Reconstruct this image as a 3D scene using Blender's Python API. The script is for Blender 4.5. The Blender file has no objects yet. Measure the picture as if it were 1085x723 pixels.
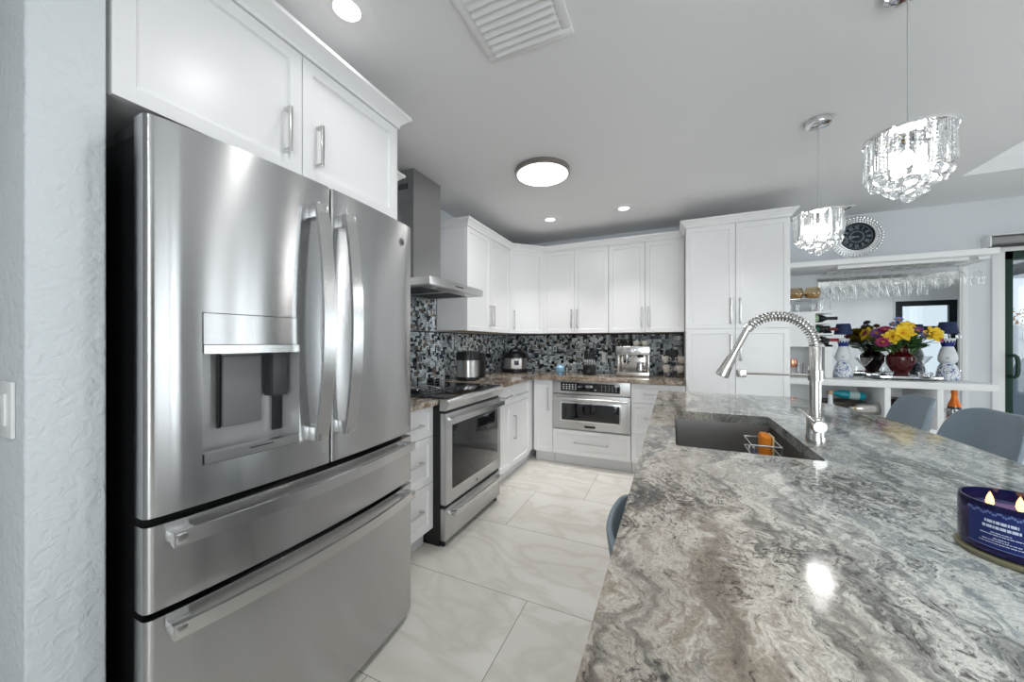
import bpy, bmesh, math, random
from mathutils import Vector, Matrix
S = bpy.context.scene
COL = S.collection
PI = math.pi
# ------------------------------------------------------------------ camera, world, light, exposure
cam = bpy.data.cameras.new('camera'); cam.lens = 36*376/1085; cam.sensor_width = 36; cam.shift_y = 2/1085; cam.clip_start = .02
co = bpy.data.objects.new('camera', cam); COL.objects.link(co)
co.location = (0, 0, 1.26); co.rotation_euler = (PI/2, 0, math.atan(169.5/376)); S.camera = co
S.view_settings.view_transform = 'Standard'; S.view_settings.look = 'None'
S.view_settings.exposure = -.52; S.view_settings.gamma = 1.0; S.view_settings.use_curve_mapping = False
S.cycles.max_bounces = 12; S.cycles.transparent_max_bounces = 32; S.cycles.transmission_bounces = 10
S.cycles.caustics_reflective = False; S.cycles.caustics_refractive = False; S.cycles.sample_clamp_indirect = 12
S.cycles.use_denoising = True
W = bpy.data.worlds.new('sky'); S.world = W; W.use_nodes = True
bg = W.node_tree.nodes['Background']; bg.inputs[0].default_value = (.80, .90, 1, 1); bg.inputs[1].default_value = 1.7
def area(name, loc, rot, sx, sy, e, col=(1, 1, 1), spread=PI):
    l = bpy.data.lights.new(name, 'AREA'); l.shape = 'RECTANGLE'; l.size = sx; l.size_y = sy; l.energy = e; l.color = col; l.spread = spread
    o = bpy.data.objects.new(name, l); COL.objects.link(o); o.location = loc; o.rotation_euler = rot; return o
def disk(name, loc, r, e, col=(1, 1, 1), spread=PI):
    l = bpy.data.lights.new(name, 'AREA'); l.shape = 'DISK'; l.size = 2*r; l.energy = e; l.color = col; l.spread = spread
    o = bpy.data.objects.new(name, l); COL.objects.link(o); o.location = loc; return o
DAY = (.965, .985, 1)
area('fill_rear', (1.5, -1.85, 1.35), (PI/2, 0, 0), 2.3, 1.9, 120, DAY)          # fill light added outside the invented rear window
area('fill_side', (5.85, 0.4, 1.35), (PI/2, 0, PI/2), 1.5, 1.9, 85, DAY)         # fill lights added outside the unseen side windows
area('fill_side', (5.85, 2.7, 1.35), (PI/2, 0, PI/2), 1.5, 1.9, 85, DAY)
area('daylight_slider', (4.25, 5.1, 1.3), (PI/2, 0, PI), 1.3, 1.9, 60, DAY)        # outside the far half of the sliding door
CEIL = 2.5
# ------------------------------------------------------------------ helpers
def mat(name, col, rough=.5, metal=0., spec=.5, emit=None, es=0, coat=0, alpha=1, trans=0, ior=1.45):
    m = bpy.data.materials.new(name); m.use_nodes = True; b = m.node_tree.nodes['Principled BSDF']
    b.inputs['Base Color'].default_value = (*col, 1); b.inputs['Roughness'].default_value = rough; b.inputs['Metallic'].default_value = metal
    b.inputs['Specular IOR Level'].default_value = spec; b.inputs['Coat Weight'].default_value = coat; b.inputs['Alpha'].default_value = alpha
    b.inputs['Transmission Weight'].default_value = trans; b.inputs['IOR'].default_value = ior
    if emit: b.inputs['Emission Color'].default_value = (*emit, 1); b.inputs['Emission Strength'].default_value = es
    return m
def N(m): return m.node_tree.nodes, m.node_tree.links, m.node_tree.nodes['Principled BSDF']
def srgb(r, g, b):
    f = lambda c: (c/255/12.92) if c/255 <= .04045 else ((c/255+.055)/1.055)**2.4
    return (f(r), f(g), f(b))
def thin_glass(name, tint=(1, 1, 1), gloss=.02, fac=None):
    m = bpy.data.materials.new(name); m.use_nodes = True; n = m.node_tree.nodes; l = m.node_tree.links; n.clear()
    o = n.new('ShaderNodeOutputMaterial'); mx = n.new('ShaderNodeMixShader'); t = n.new('ShaderNodeBsdfTransparent'); g = n.new('ShaderNodeBsdfGlossy')
    lw = n.new('ShaderNodeLayerWeight'); lw.inputs[0].default_value = .35
    mr = n.new('ShaderNodeMapRange'); mr.inputs[3].default_value = .05 if fac is None else fac; mr.inputs[4].default_value = .6
    t.inputs[0].default_value = (*tint, 1); g.inputs[1].default_value = gloss
    l.new(lw.outputs['Facing'], mr.inputs[0]); l.new(mr.outputs[0], mx.inputs[0]); l.new(t.outputs[0], mx.inputs[1]); l.new(g.outputs[0], mx.inputs[2]); l.new(mx.outputs[0], o.inputs[0])
    return m
def bx(bm, x0, x1, y0, y1, z0, z1, b=0, seg=2):
    r = bmesh.ops.create_cube(bm, size=1)
    vs = r['verts']
    bmesh.ops.scale(bm, vec=(abs(x1-x0), abs(y1-y0), abs(z1-z0)), verts=vs)
    bmesh.ops.translate(bm, vec=((x0+x1)/2, (y0+y1)/2, (z0+z1)/2), verts=vs)
    if b:
        es = {e for v in vs for e in v.link_edges}
        bmesh.ops.bevel(bm, geom=list(es), offset=b, segments=seg, profile=.5, affect='EDGES')
    return vs
def BX(*a, **k):
    bm = bmesh.new(); bx(bm, *a, **k); return bm
def lathe(bm, prof, c=(0, 0, 0), n=32, axis='Z', M=None, capb=True, capt=True):
    rings = []
    for r, z in prof:
        ring = []
        for i in range(n):
            a = 2*PI*i/n; p = Vector((r*math.cos(a), r*math.sin(a), z))
            if axis == 'X': p = Vector((p.z, p.x, p.y))
            elif axis == 'Y': p = Vector((p.x, p.z, p.y))
            p = p+Vector(c)
            if M: p = M @ p
            ring.append(bm.verts.new(p))
        rings.append(ring)
    for a, b in zip(rings, rings[1:]):
        for i in range(n): bm.faces.new((a[i], a[(i+1) % n], b[(i+1) % n], b[i]))
    if capb and prof[0][0] > 1e-5: bm.faces.new(rings[0][::-1])
    if capt and prof[-1][0] > 1e-5: bm.faces.new(rings[-1])
    return bm
def LT(prof, c=(0, 0, 0), n=32, axis='Z', M=None, **k):
    return lathe(bmesh.new(), prof, c, n, axis, M, **k)
def tube(bm, pts, r, n=10, closed=False, rad=None, flat=None):
    pts = [Vector(p) for p in pts]; L = len(pts); rings = []; up = None
    for i, p in enumerate(pts):
        if closed: t = (pts[(i+1) % L]-pts[i-1])
        else: t = pts[min(i+1, L-1)]-pts[max(i-1, 0)]
        t.normalize()
        if up is None:
            up = Vector((0, 0, 1)) if abs(t.z) < .9 else Vector((1, 0, 0))
        up = (up-t*up.dot(t)).normalized(); s = t.cross(up)
        rr = rad[i] if rad else r
        rings.append([bm.verts.new(p+(up*math.cos(2*PI*k/n)*(flat or 1)+s*math.sin(2*PI*k/n))*rr) for k in range(n)])
    for i in range(L if closed else L-1):
        a, b = rings[i], rings[(i+1) % L]
        for k in range(n): bm.faces.new((a[k], a[(k+1) % n], b[(k+1) % n], b[k]))
    if not closed: bm.faces.new(rings[0][::-1]); bm.faces.new(rings[-1])
    return bm
def ball(bm, c, r, sub=2, sc=(1, 1, 1)):
    vs = bmesh.ops.create_icosphere(bm, subdivisions=sub, radius=r)['verts']
    bmesh.ops.scale(bm, vec=sc, verts=vs); bmesh.ops.translate(bm, vec=c, verts=vs); return vs
def prism(bm, poly, z0, z1, M=None):
    f = lambda p, z: (M @ Vector((p[0], p[1], z))) if M else Vector((p[0], p[1], z))
    a = [bm.verts.new(f(p, z0)) for p in poly]; b = [bm.verts.new(f(p, z1)) for p in poly]
    n = len(poly); bm.faces.new(a[::-1]); bm.faces.new(b)
    for i in range(n): bm.faces.new((a[i], a[(i+1) % n], b[(i+1) % n], b[i]))
    return bm
def wpos(o):
    p = Vector((0, 0, 0))
    while o: p = p+o.location; o = o.parent
    return p
def obj(name, bm, m, parent=None, M=None, ang=35, local=False, label=None):
    if M is not None: bmesh.ops.transform(bm, matrix=M, verts=bm.verts)
    bmesh.ops.recalc_face_normals(bm, faces=bm.faces)
    if parent and not local: bmesh.ops.translate(bm, vec=-wpos(parent), verts=bm.verts)
    me = bpy.data.meshes.new(name); bm.to_mesh(me); bm.free()
    for mm in (m if isinstance(m, (list, tuple)) else [m]): me.materials.append(mm)
    if ang:
        me.polygons.foreach_set('use_smooth', [True]*len(me.polygons)); me.set_sharp_from_angle(angle=math.radians(ang))
    o = bpy.data.objects.new(name, me); COL.objects.link(o)
    if parent: o.parent = parent
    if label: o['label'] = label
    return o
def tag(o, label, cat, group=None, kind=None):
    o['label'] = label; o['category'] = cat
    if group: o['group'] = group
    if kind: o['kind'] = kind
    return o
def thing(name, label, cat, loc=(0, 0, 0), rz=0, group=None):
    o = bpy.data.objects.new(name, None); o.empty_display_size = .05; COL.objects.link(o); o.location = loc; o.rotation_euler = (0, 0, rz)
    return tag(o, label, cat, group)
def struct(name, bm, m, parent=None, label=None, cat=None):
    o = obj(name, bm, m, parent)
    if not parent: o['kind'] = 'structure'
    if label: o['label'] = label
    if cat: o['category'] = cat
    return o
def dup(root, loc, rz=None, label=None, group=None):
    def cp(o, par):
        c = o.copy(); COL.objects.link(c)
        if par: c.parent = par
        for ch in list(kids.get(o.name, [])): cp(ch, c)
        return c
    kids = {}
    def walk(o):
        kids[o.name] = list(o.children)
        for ch in o.children: walk(ch)
    walk(root)
    r = cp(root, None); r.location = loc
    if rz is not None: r.rotation_euler = (0, 0, rz)
    if label: r['label'] = label
    if group: r['group'] = group
    return r
def text_bm(s, size, M, depth=.0006, align='CENTER'):
    cu = bpy.data.curves.new('t', 'FONT'); cu.body = s; cu.size = size; cu.extrude = depth; cu.align_x = align; cu.align_y = 'CENTER'; cu.resolution_u = 3
    o = bpy.data.objects.new('t', cu); COL.objects.link(o)
    me = bpy.data.meshes.new_from_object(o.evaluated_get(bpy.context.evaluated_depsgraph_get()))
    bm = bmesh.new(); bm.from_mesh(me); bmesh.ops.transform(bm, matrix=M, verts=bm.verts)
    bpy.data.objects.remove(o); bpy.data.curves.remove(cu); bpy.data.meshes.remove(me); return bm
def merge(a, b):
    me = bpy.data.meshes.new('tmp'); b.to_mesh(me); a.from_mesh(me); bpy.data.meshes.remove(me); b.free(); return a
def frame(ox, oy, ux, uy, nx, ny):     # local (u, n, z): u along the front, n out of the front
    return Matrix(((ux, nx, 0, ox), (uy, ny, 0, oy), (0, 0, 1, 0), (0, 0, 0, 1)))
# ------------------------------------------------------------------ materials
def wall_mat(name, col, bump, scale=55, rough=.6):
    m = mat(name, col, rough, spec=.3); n, l, b = N(m)
    tc = n.new('ShaderNodeTexCoord'); no = n.new('ShaderNodeTexNoise'); no.inputs['Scale'].default_value = scale; no.inputs['Detail'].default_value = 3; no.inputs['Distortion'].default_value = .6
    bp = n.new('ShaderNodeBump'); bp.inputs['Strength'].default_value = bump; bp.inputs['Distance'].default_value = .01
    l.new(tc.outputs['Object'], no.inputs['Vector']); l.new(no.outputs[0], bp.inputs['Height']); l.new(bp.outputs[0], b.inputs['Normal']); return m
M_wall = wall_mat('wall_paint', srgb(222, 226, 230), .12)
M_texwall = wall_mat('textured_wall_paint', srgb(216, 221, 225), .55, 42)
M_ceil = wall_mat('ceiling_paint', srgb(236, 236, 237), .06, 40, .7)
M_white = mat('white_paint', srgb(240, 240, 241), .35, spec=.4)
M_cab = mat('white_lacquer', srgb(240, 240, 241), .28, spec=.45)
M_kick = mat('toe_kick_white', srgb(228, 228, 230), .4)
M_ply = mat('maple_ply', srgb(200, 170, 130), .5)
M_black = mat('black_plastic', (.008, .008, .009), .35)
M_gloss = mat('black_glass', (.006, .006, .008), .03, spec=.8)
M_dark = mat('dark_grey_plastic', (.05, .05, .055), .4)
M_nickel = mat('brushed_nickel', (.62, .62, .62), .28, 1)
M_chrome = mat('chrome', (.8, .8, .81), .07, 1)
M_steel2 = mat('satin_steel', (.50, .50, .495), .3, 1)
def steel(name, col, rough, axis='Z', rot=0., an=.75):
    m = mat(name, col, rough, 1); n, l, b = N(m)
    b.inputs['Anisotropic'].default_value = an; b.inputs['Anisotropic Rotation'].default_value = rot
    t = n.new('ShaderNodeTangent'); t.direction_type = 'RADIAL'; t.axis = axis; l.new(t.outputs[0], b.inputs['Tangent'])
    tc = n.new('ShaderNodeTexCoord'); mp = n.new('ShaderNodeMapping'); mp.inputs['Scale'].default_value = (2, 2, 900)
    no = n.new('ShaderNodeTexNoise'); no.inputs['Scale'].default_value = 1; no.inputs['Detail'].default_value = 2
    mr = n.new('ShaderNodeMapRange'); mr.inputs[3].default_value = rough-.02; mr.inputs[4].default_value = rough+.02
    l.new(tc.outputs['Object'], mp.inputs[0]); l.new(mp.outputs[0], no.inputs['Vector']); l.new(no.outputs[0], mr.inputs[0]); l.new(mr.outputs[0], b.inputs['Roughness'])
    return m
M_steel = steel('brushed_stainless', (.53, .53, .535), .22, 'Z', .25, .94)
M_emit = mat('lamp_diffuser', (1, 1, 1), .5, emit=(1, .99, .97), es=6)
M_bulb = mat('bulb_glow', (1, 1, 1), .5, emit=(1, .98, .95), es=75)
M_glass = thin_glass('clear_glass')
M_pane = thin_glass('window_glass', (.96, .98, .98), .01, .03)
M_mirror = mat('mirror_silver', (.88, .90, .90), .01, 1)
def crystal():
    m = bpy.data.materials.new('crystal'); m.use_nodes = True; n = m.node_tree.nodes; l = m.node_tree.links; n.clear()
    o = n.new('ShaderNodeOutputMaterial'); mx = n.new('ShaderNodeMixShader'); t = n.new('ShaderNodeBsdfTransparent'); g = n.new('ShaderNodeBsdfGlass')
    g.inputs['IOR'].default_value = 1.5; g.inputs['Roughness'].default_value = .02; mx.inputs[0].default_value = .75; t.inputs[0].default_value = (.95, .96, .97, 1)
    l.new(t.outputs[0], mx.inputs[1]); l.new(g.outputs[0], mx.inputs[2]); l.new(mx.outputs[0], o.inputs[0]); return m
M_crystal = crystal()
def granite(name, cool):
    m = mat(name, (.5, .5, .5), .09, spec=.5); n, l, b = N(m)
    def math_(op, a, c):
        q = n.new('ShaderNodeMath'); q.operation = op
        for i, v in ((0, a), (1, c)):
            if isinstance(v, (int, float)): q.inputs[i].default_value = v
            else: l.new(v, q.inputs[i])
        return q.outputs[0]
    def noise(vec, sc, det, rough=.55, dist=0):
        q = n.new('ShaderNodeTexNoise'); q.inputs['Scale'].default_value = sc; q.inputs['Detail'].default_value = det; q.inputs['Roughness'].default_value = rough; q.inputs['Distortion'].default_value = dist
        l.new(vec, q.inputs['Vector']); return q
    def ramp(fac, pts):
        q = n.new('ShaderNodeValToRGB'); cr = q.color_ramp
        while len(cr.elements) < len(pts): cr.elements.new(.5)
        for e, (p, c) in zip(cr.elements, pts): e.position = p; e.color = (*srgb(*c), 1)
        l.new(fac, q.inputs[0]); return q.outputs[0]
    def mix(f, a, c, mode='MIX'):
        q = n.new('ShaderNodeMix'); q.data_type = 'RGBA'; q.blend_type = mode
        if isinstance(f, (int, float)): q.inputs[0].default_value = f
        else: l.new(f, q.inputs[0])
        for i, v in ((6, a), (7, c)):
            if isinstance(v, tuple): q.inputs[i].default_value = (*v, 1)
            else: l.new(v, q.inputs[i])
        return q.outputs[2]
    tc = n.new('ShaderNodeTexCoord'); geo = n.new('ShaderNodeNewGeometry')
    w1 = noise(geo.outputs['Position'], 2.1, 5, .6)
    va = n.new('ShaderNodeVectorMath'); va.operation = 'SUBTRACT'; l.new(w1.outputs['Color'], va.inputs[0]); va.inputs[1].default_value = (.5, .5, .5)
    vs = n.new('ShaderNodeVectorMath'); vs.operation = 'SCALE'; l.new(va.outputs[0], vs.inputs[0]); vs.inputs['Scale'].default_value = .30
    vv = n.new('ShaderNodeVectorMath'); vv.operation = 'ADD'; l.new(geo.outputs['Position'], vv.inputs[0]); l.new(vs.outputs[0], vv.inputs[1])
    w2 = noise(geo.outputs['Position'], 14, 3, .6)
    vb = n.new('ShaderNodeVectorMath'); vb.operation = 'SUBTRACT'; l.new(w2.outputs['Color'], vb.inputs[0]); vb.inputs[1].default_value = (.5, .5, .5)
    vb2 = n.new('ShaderNodeVectorMath'); vb2.operation = 'SCALE'; l.new(vb.outputs[0], vb2.inputs[0]); vb2.inputs['Scale'].default_value = .075
    v3 = n.new('ShaderNodeVectorMath'); v3.operation = 'ADD'; l.new(vv.outputs[0], v3.inputs[0]); l.new(vb2.outputs[0], v3.inputs[1])
    mp = n.new('ShaderNodeMapping'); mp.inputs['Rotation'].default_value = (0, 0, math.radians(-10)); mp.inputs['Scale'].default_value = (8, 1.7, 7) if cool else (3, 9, 9)
    l.new(v3.outputs[0], mp.inputs[0])
    band = noise(mp.outputs[0], 1.0, 12, .76)
    warm = ramp(band.outputs[0], [(.24, (84, 79, 75)), (.36, (132, 122, 112)), (.44, (166, 156, 145)), (.50, (214, 209, 200)), (.56, (170, 160, 148)), (.63, (224, 220, 213)), (.70, (150, 140, 130)), (.80, (205, 200, 193))])
    coolc = ramp(band.outputs[0], [(.24, (62, 68, 73)), (.36, (112, 122, 127)), (.43, (146, 155, 158)), (.50, (210, 214, 210)), (.56, (126, 138, 144)), (.63, (220, 221, 214)), (.70, (112, 124, 131)), (.82, (196, 200, 196))])
    sx = n.new('ShaderNodeSeparateXYZ'); l.new(vv.outputs[0], sx.inputs[0])
    if cool:
        g = n.new('ShaderNodeMapRange'); g.inputs[1].default_value = .10; g.inputs[2].default_value = .42; l.new(sx.outputs[0], g.inputs[0])  # bluer to the right: blue veins plus daylight reflection put into the colour
        base = mix(g.outputs[0], warm, coolc)
    else: base = ramp(band.outputs[0], [(.28, (52, 44, 40)), (.40, (128, 106, 90)), (.48, (176, 156, 136)), (.55, (212, 204, 190)), (.62, (150, 128, 108)), (.75, (214, 208, 198))])
    # broad tone
    big = noise(mp.outputs[0], .42, 4, .5)
    bigr = ramp(big.outputs[0], [(.36, (172, 169, 166)), (.5, (236, 235, 233)), (.62, (255, 255, 255))])
    base = mix(.75, base, bigr, 'MULTIPLY')
    # dark mineral flecks
    mp2 = n.new('ShaderNodeMapping'); mp2.inputs['Scale'].default_value = (1.7, 1, 1.3); mp2.inputs['Rotation'].default_value = (0, 0, .3); l.new(v3.outputs[0], mp2.inputs[0])
    fl = noise(mp2.outputs[0], 62, 6, .78)
    clus = noise(v3.outputs[0], 5, 3, .6)
    fk = math_('ADD', fl.outputs[0], math_('MULTIPLY', clus.outputs[0], .55))
    fm = n.new('ShaderNodeMapRange'); fm.inputs[1].default_value = .80; fm.inputs[2].default_value = .90; l.new(fk, fm.inputs[0])
    base = mix(math_('MULTIPLY', fm.outputs[0], .9), base, srgb(58, 53, 50))
    # fine light grain
    fg = noise(geo.outputs['Position'], 260, 4, .8)
    fr = n.new('ShaderNodeMapRange'); fr.inputs[1].default_value = .3; fr.inputs[2].default_value = .7; fr.inputs[3].default_value = .82; fr.inputs[4].default_value = 1.42; l.new(fg.outputs[0], fr.inputs[0])
    cmb = n.new('ShaderNodeCombineColor'); [l.new(fr.outputs[0], cmb.inputs[i]) for i in range(3)]
    base = mix(1.0, base, cmb.outputs[0], 'MULTIPLY')
    # long thin dark veins
    mp3 = n.new('ShaderNodeMapping'); mp3.inputs['Scale'].default_value = (4.2, .8, 3); mp3.inputs['Location'].default_value = (2.3, 1.1, 0); mp3.inputs['Rotation'].default_value = (0, 0, math.radians(-14)); l.new(v3.outputs[0], mp3.inputs[0])
    ve = noise(mp3.outputs[0], 1.0, 6, .6)
    ab = math_('ABSOLUTE', math_('SUBTRACT', ve.outputs[0], .5), 0)
    vm = n.new('ShaderNodeMapRange'); vm.inputs[1].default_value = .034; vm.inputs[2].default_value = .0; vm.inputs[3].default_value = 0; vm.inputs[4].default_value = 1.25; l.new(ab, vm.inputs[0])
    base = mix(math_('MULTIPLY', vm.outputs[0], clus.outputs[0]), base, srgb(38, 44, 44))
    if cool:   # olive and black inclusions towards the seating side
        ol = noise(mp3.outputs[0], 1.3, 4, .6)
        om = n.new('ShaderNodeMapRange'); om.inputs[1].default_value = .63; om.inputs[2].default_value = .70; l.new(ol.outputs[0], om.inputs[0])
        g2 = n.new('ShaderNodeMapRange'); g2.inputs[1].default_value = .35; g2.inputs[2].default_value = .6; l.new(sx.outputs[0], g2.inputs[0])
        base = mix(math_('MULTIPLY', math_('MULTIPLY', om.outputs[0], g2.outputs[0]), .8), base, ramp(fl.outputs[0], [(.42, (22, 26, 24)), (.52, (92, 94, 58)), (.6, (140, 138, 104))]))
    l.new(base, b.inputs['Base Color']); return m
M_granite = granite('island_granite', True)
M_granite2 = granite('perimeter_granite', False)
def floor_mat():
    m = mat('polished_porcelain', (.6, .6, .58), .1, spec=.5); n, l, b = N(m)
    geo = n.new('ShaderNodeNewGeometry'); sp = n.new('ShaderNodeSeparateXYZ'); l.new(geo.outputs['Position'], sp.inputs[0])
    def mt(op, a, c=0.):
        q = n.new('ShaderNodeMath'); q.operation = op
        for i, v in ((0, a), (1, c)):
            if isinstance(v, (int, float)): q.inputs[i].default_value = v
            else: l.new(v, q.inputs[i])
        return q.outputs[0]
    ry = mt('DIVIDE', mt('ADD', sp.outputs[1], 10*.61-1.0), .61); row = mt('FLOOR', ry); fy = mt('FRACT', ry)
    rx = mt('DIVIDE', mt('ADD', mt('ADD', sp.outputs[0], 12.2+.644), mt('MULTIPLY', mt('ADD', row, -10), .8133)), 1.22); fx = mt('FRACT', rx); colm = mt('FLOOR', rx)
    dy = mt('MULTIPLY', mt('MINIMUM', fy, mt('SUBTRACT', 1, fy)), .61); dx = mt('MULTIPLY', mt('MINIMUM', fx, mt('SUBTRACT', 1, fx)), 1.22)
    gr = mt('LESS_THAN', mt('MINIMUM', dx, dy), .0016)
    wn = n.new('ShaderNodeTexWhiteNoise'); wn.noise_dimensions = '2D'; cx = n.new('ShaderNodeCombineXYZ'); l.new(row, cx.inputs[0]); l.new(colm, cx.inputs[1]); l.new(cx.outputs[0], wn.inputs['Vector'])
    va = n.new('ShaderNodeVectorMath'); va.operation = 'MULTIPLY_ADD'; l.new(wn.outputs['Color'], va.inputs[0]); va.inputs[1].default_value = (7, 7, 7); l.new(geo.outputs['Position'], va.inputs[2])
    mp = n.new('ShaderNodeMapping'); mp.inputs['Scale'].default_value = (1.0, 1.8, 1); mp.inputs['Rotation'].default_value = (0, 0, .5); l.new(va.outputs[0], mp.inputs[0])
    no = n.new('ShaderNodeTexNoise'); no.inputs['Scale'].default_value = 1.6; no.inputs['Detail'].default_value = 6; no.inputs['Distortion'].default_value = 1.4; l.new(mp.outputs[0], no.inputs['Vector'])
    cr = n.new('ShaderNodeValToRGB'); r = cr.color_ramp
    for p, c in ((.0, (220, 216, 208)), (.42, (227, 224, 217)), (.5, (217, 212, 203)), (.58, (230, 227, 221)), (1., (235, 233, 228))):
        e = r.elements.new(p) if p not in (0., 1.) else r.elements[0 if p == 0. else -1]; e.color = (*srgb(*c), 1)
    l.new(no.outputs[0], cr.inputs[0])
    mx = n.new('ShaderNodeMix'); mx.data_type = 'RGBA'; l.new(gr, mx.inputs[0]); l.new(cr.outputs[0], mx.inputs[6]); mx.inputs[7].default_value = (*srgb(138, 134, 126), 1)
    l.new(mx.outputs[2], b.inputs['Base Color']); return m
M_floor = floor_mat()
def attr_mat(name, rough):
    m = mat(name, (.5, .5, .5), rough, spec=.6); n, l, b = N(m)
    a = n.new('ShaderNodeVertexColor'); a.layer_name = 'tile_colour'; l.new(a.outputs[0], b.inputs['Base Color']); return m
M_mosaic = attr_mat('glass_mosaic', .12)
# ------------------------------------------------------------------ room shell
XL, XR, YB, YF, YR = -1.96, 5.6, 4.17, 4.5, -1.6
bm = bmesh.new(); bx(bm, -2.8, XR+.1, YR-.1, YF+.1, -.1, 0); struct('floor', bm, M_floor)
# ceiling with a raised tray over the dining side (its corner shows at the right of the photo)
TX, TY = 1.965, 3.78
bm = bmesh.new()
bx(bm, -2.8, TX, YR-.1, YF+.1, CEIL, CEIL+.1); bx(bm, TX, XR+.1, TY, YF+.1, CEIL, CEIL+.1); bx(bm, 4.9, XR+.1, YR-.1, TY, CEIL, CEIL+.1); bx(bm, TX, 4.9, YR-.1, .2, CEIL, CEIL+.1)
struct('ceiling', bm, M_ceil)
bm = bmesh.new()
bx(bm, TX-.05, 4.95, .15, TY+.05, CEIL+.42, CEIL+.5); bx(bm, TX-.05, TX, .15, TY+.05, CEIL+.1, CEIL+.42); bx(bm, 4.9, 4.95, .15, TY+.05, CEIL+.1, CEIL+.42); bx(bm, TX, 4.9, TY, TY+.05, CEIL+.1, CEIL+.42); bx(bm, TX, 4.9, .15, .2, CEIL+.1, CEIL+.42)
struct('ceiling_tray', bm, M_white)
bm = bmesh.new(); bx(bm, XL-.1, XL, .37, YB+.1, 0, CEIL); struct('wall_left', bm, M_wall)
bm = bmesh.new(); bx(bm, XL, .90, YB, YB+.1, 0, CEIL); bx(bm, .90, .95, YB, YF, 0, CEIL); struct('wall_back', bm, M_wall)
bm = bmesh.new()
DX0, DX1, DZ = 2.587, 4.75, 2.04       # sliding door opening
bx(bm, .95, DX0, YF, YF+.1, 0, CEIL); bx(bm, DX0, DX1, YF, YF+.1, DZ, CEIL); bx(bm, DX1, XR, YF, YF+.1, 0, CEIL)
struct('wall_bar', bm, M_wall)
bm = bmesh.new(); bx(bm, -2.8, -1.2, .25, .366, 0, CEIL, .006, 3); struct('wall_foreground', bm, M_texwall)
bm = bmesh.new(); bx(bm, -2.8, -2.7, YR, .25, 0, CEIL); struct('wall_far_left', bm, M_wall)
# rear wall: window added for fill light; dark glazed door (seen in the bar mirror)
bm = bmesh.new(); y0, y1 = YR-.1, YR
bx(bm, -2.8, .3, y0, y1, 0, CEIL); bx(bm, .3, 2.7, y0, y1, 0, .35); bx(bm, .3, 2.7, y0, y1, 2.3, CEIL); bx(bm, 2.7, 4.48, y0, y1, 0, CEIL); bx(bm, 4.48, 5.44, y0, y1, 2.17, CEIL); bx(bm, 5.44, XR+.1, y0, y1, 0, CEIL)
struct('wall_rear', bm, M_wall)
bm = bmesh.new(); x0, x1 = XR, XR+.1
bx(bm, x0, x1, YR, -.4, 0, CEIL); bx(bm, x0, x1, 1.2, 1.9, 0, CEIL); bx(bm, x0, x1, 3.5, YF+.1, 0, CEIL)
for a, b_ in ((-.4, 1.2), (1.9, 3.5)): bx(bm, x0, x1, a, b_, 0, .35); bx(bm, x0, x1, a, b_, 2.3, CEIL)
struct('wall_right', bm, wall_mat('dark_reflection_paint', srgb(120, 116, 112), .1))  # unseen wall, darkened to put dark bands into the fridge reflections
def window(name, M, w, h, m_frame, mull=((.5, .05),)):
    r = obj(name, bmesh.new(), m_frame); r['kind'] = 'structure'
    bm = bmesh.new()
    for a in ((0, .05, -.06, .02, 0, h), (w-.05, w, -.06, .02, 0, h), (0, w, -.06, .02, 0, .05), (0, w, -.06, .02, h-.05, h), (0, w, -.05, .01, h*.5-.02, h*.5+.02)): bx(bm, *a)
    for f_, q in mull: bx(bm, w*f_-q/2, w*f_+q/2, -.06, .02, 0, h)
    obj('window_frame', bm, m_frame, r, M); obj('pane', BX(.04, w-.04, -.03, -.024, .04, h-.04), M_pane, r, M); return r
def fz(ox, oy, oz, ux, uy, nx, ny): return Matrix.Translation((0, 0, oz)) @ frame(ox, oy, ux, uy, nx, ny)
window('added_window_1', fz(.3, YR, .35, 1, 0, 0, 1), 2.4, 1.95, M_white)  # unseen window added as the opening for the rear fill light
window('added_window_2', fz(XR, -.4, .35, 0, 1, -1, 0), 1.6, 1.95, M_white, ((.2, .12), (.32, .05), (.5, .22), (.78, .06), (.86, .05)))  # unseen side windows added, mullions shaped to streak the fridge reflections
window('added_window_3', fz(XR, 1.9, .35, 0, 1, -1, 0), 1.6, 1.95, M_white, ((.12, .05), (.2, .05), (.38, .30), (.66, .10), (.74, .05), (.9, .08)))
M_curt = mat('reflection_curtain_fabric', srgb(46, 46, 50), .8)  # unseen curtains added to put dark vertical bands into the fridge steel
def curtain(label, p0, p1):
    n = 60; P0, P1 = Vector(p0), Vector(p1); d = (P1-P0); nn = Vector((-d.y, d.x)).normalized(); bm = bmesh.new(); g = []
    for i in range(n+1):
        q = P0+d*(i/n)+nn*.028*math.sin(i*1.05)
        g.append([bm.verts.new(v) for v in ((q.x, q.y, .02), (q.x, q.y, 2.4), (q.x+nn.x*.006, q.y+nn.y*.006, 2.4), (q.x+nn.x*.006, q.y+nn.y*.006, .02))])
    for a, b_ in zip(g, g[1:]):
        for k in range(4): bm.faces.new((a[k], a[(k+1) % 4], b_[(k+1) % 4], b_[k]))
    bm.faces.new(g[0]); bm.faces.new(g[-1][::-1])
    tag(obj('curtain', bm, M_curt), label, 'curtain')
curtain('added charcoal curtain hanging unseen between the two side windows', (5.5, 1.22), (5.5, 1.88)); curtain('added unseen charcoal curtain in the corner next to the sliding door', (5.5, 3.52), (5.5, 4.4)); curtain('added unseen charcoal curtain beside the side window farther from the bar', (5.5, -1.2), (5.5, -.42))
M_green = mat('dark_green_aluminium', srgb(14, 50, 36), .4)
M_navyframe = mat('dark_slate_frame', srgb(22, 32, 38), .4)
d2 = obj('door_2', bmesh.new(), M_navyframe); d2['kind'] = 'structure'
bm = bmesh.new()
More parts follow.
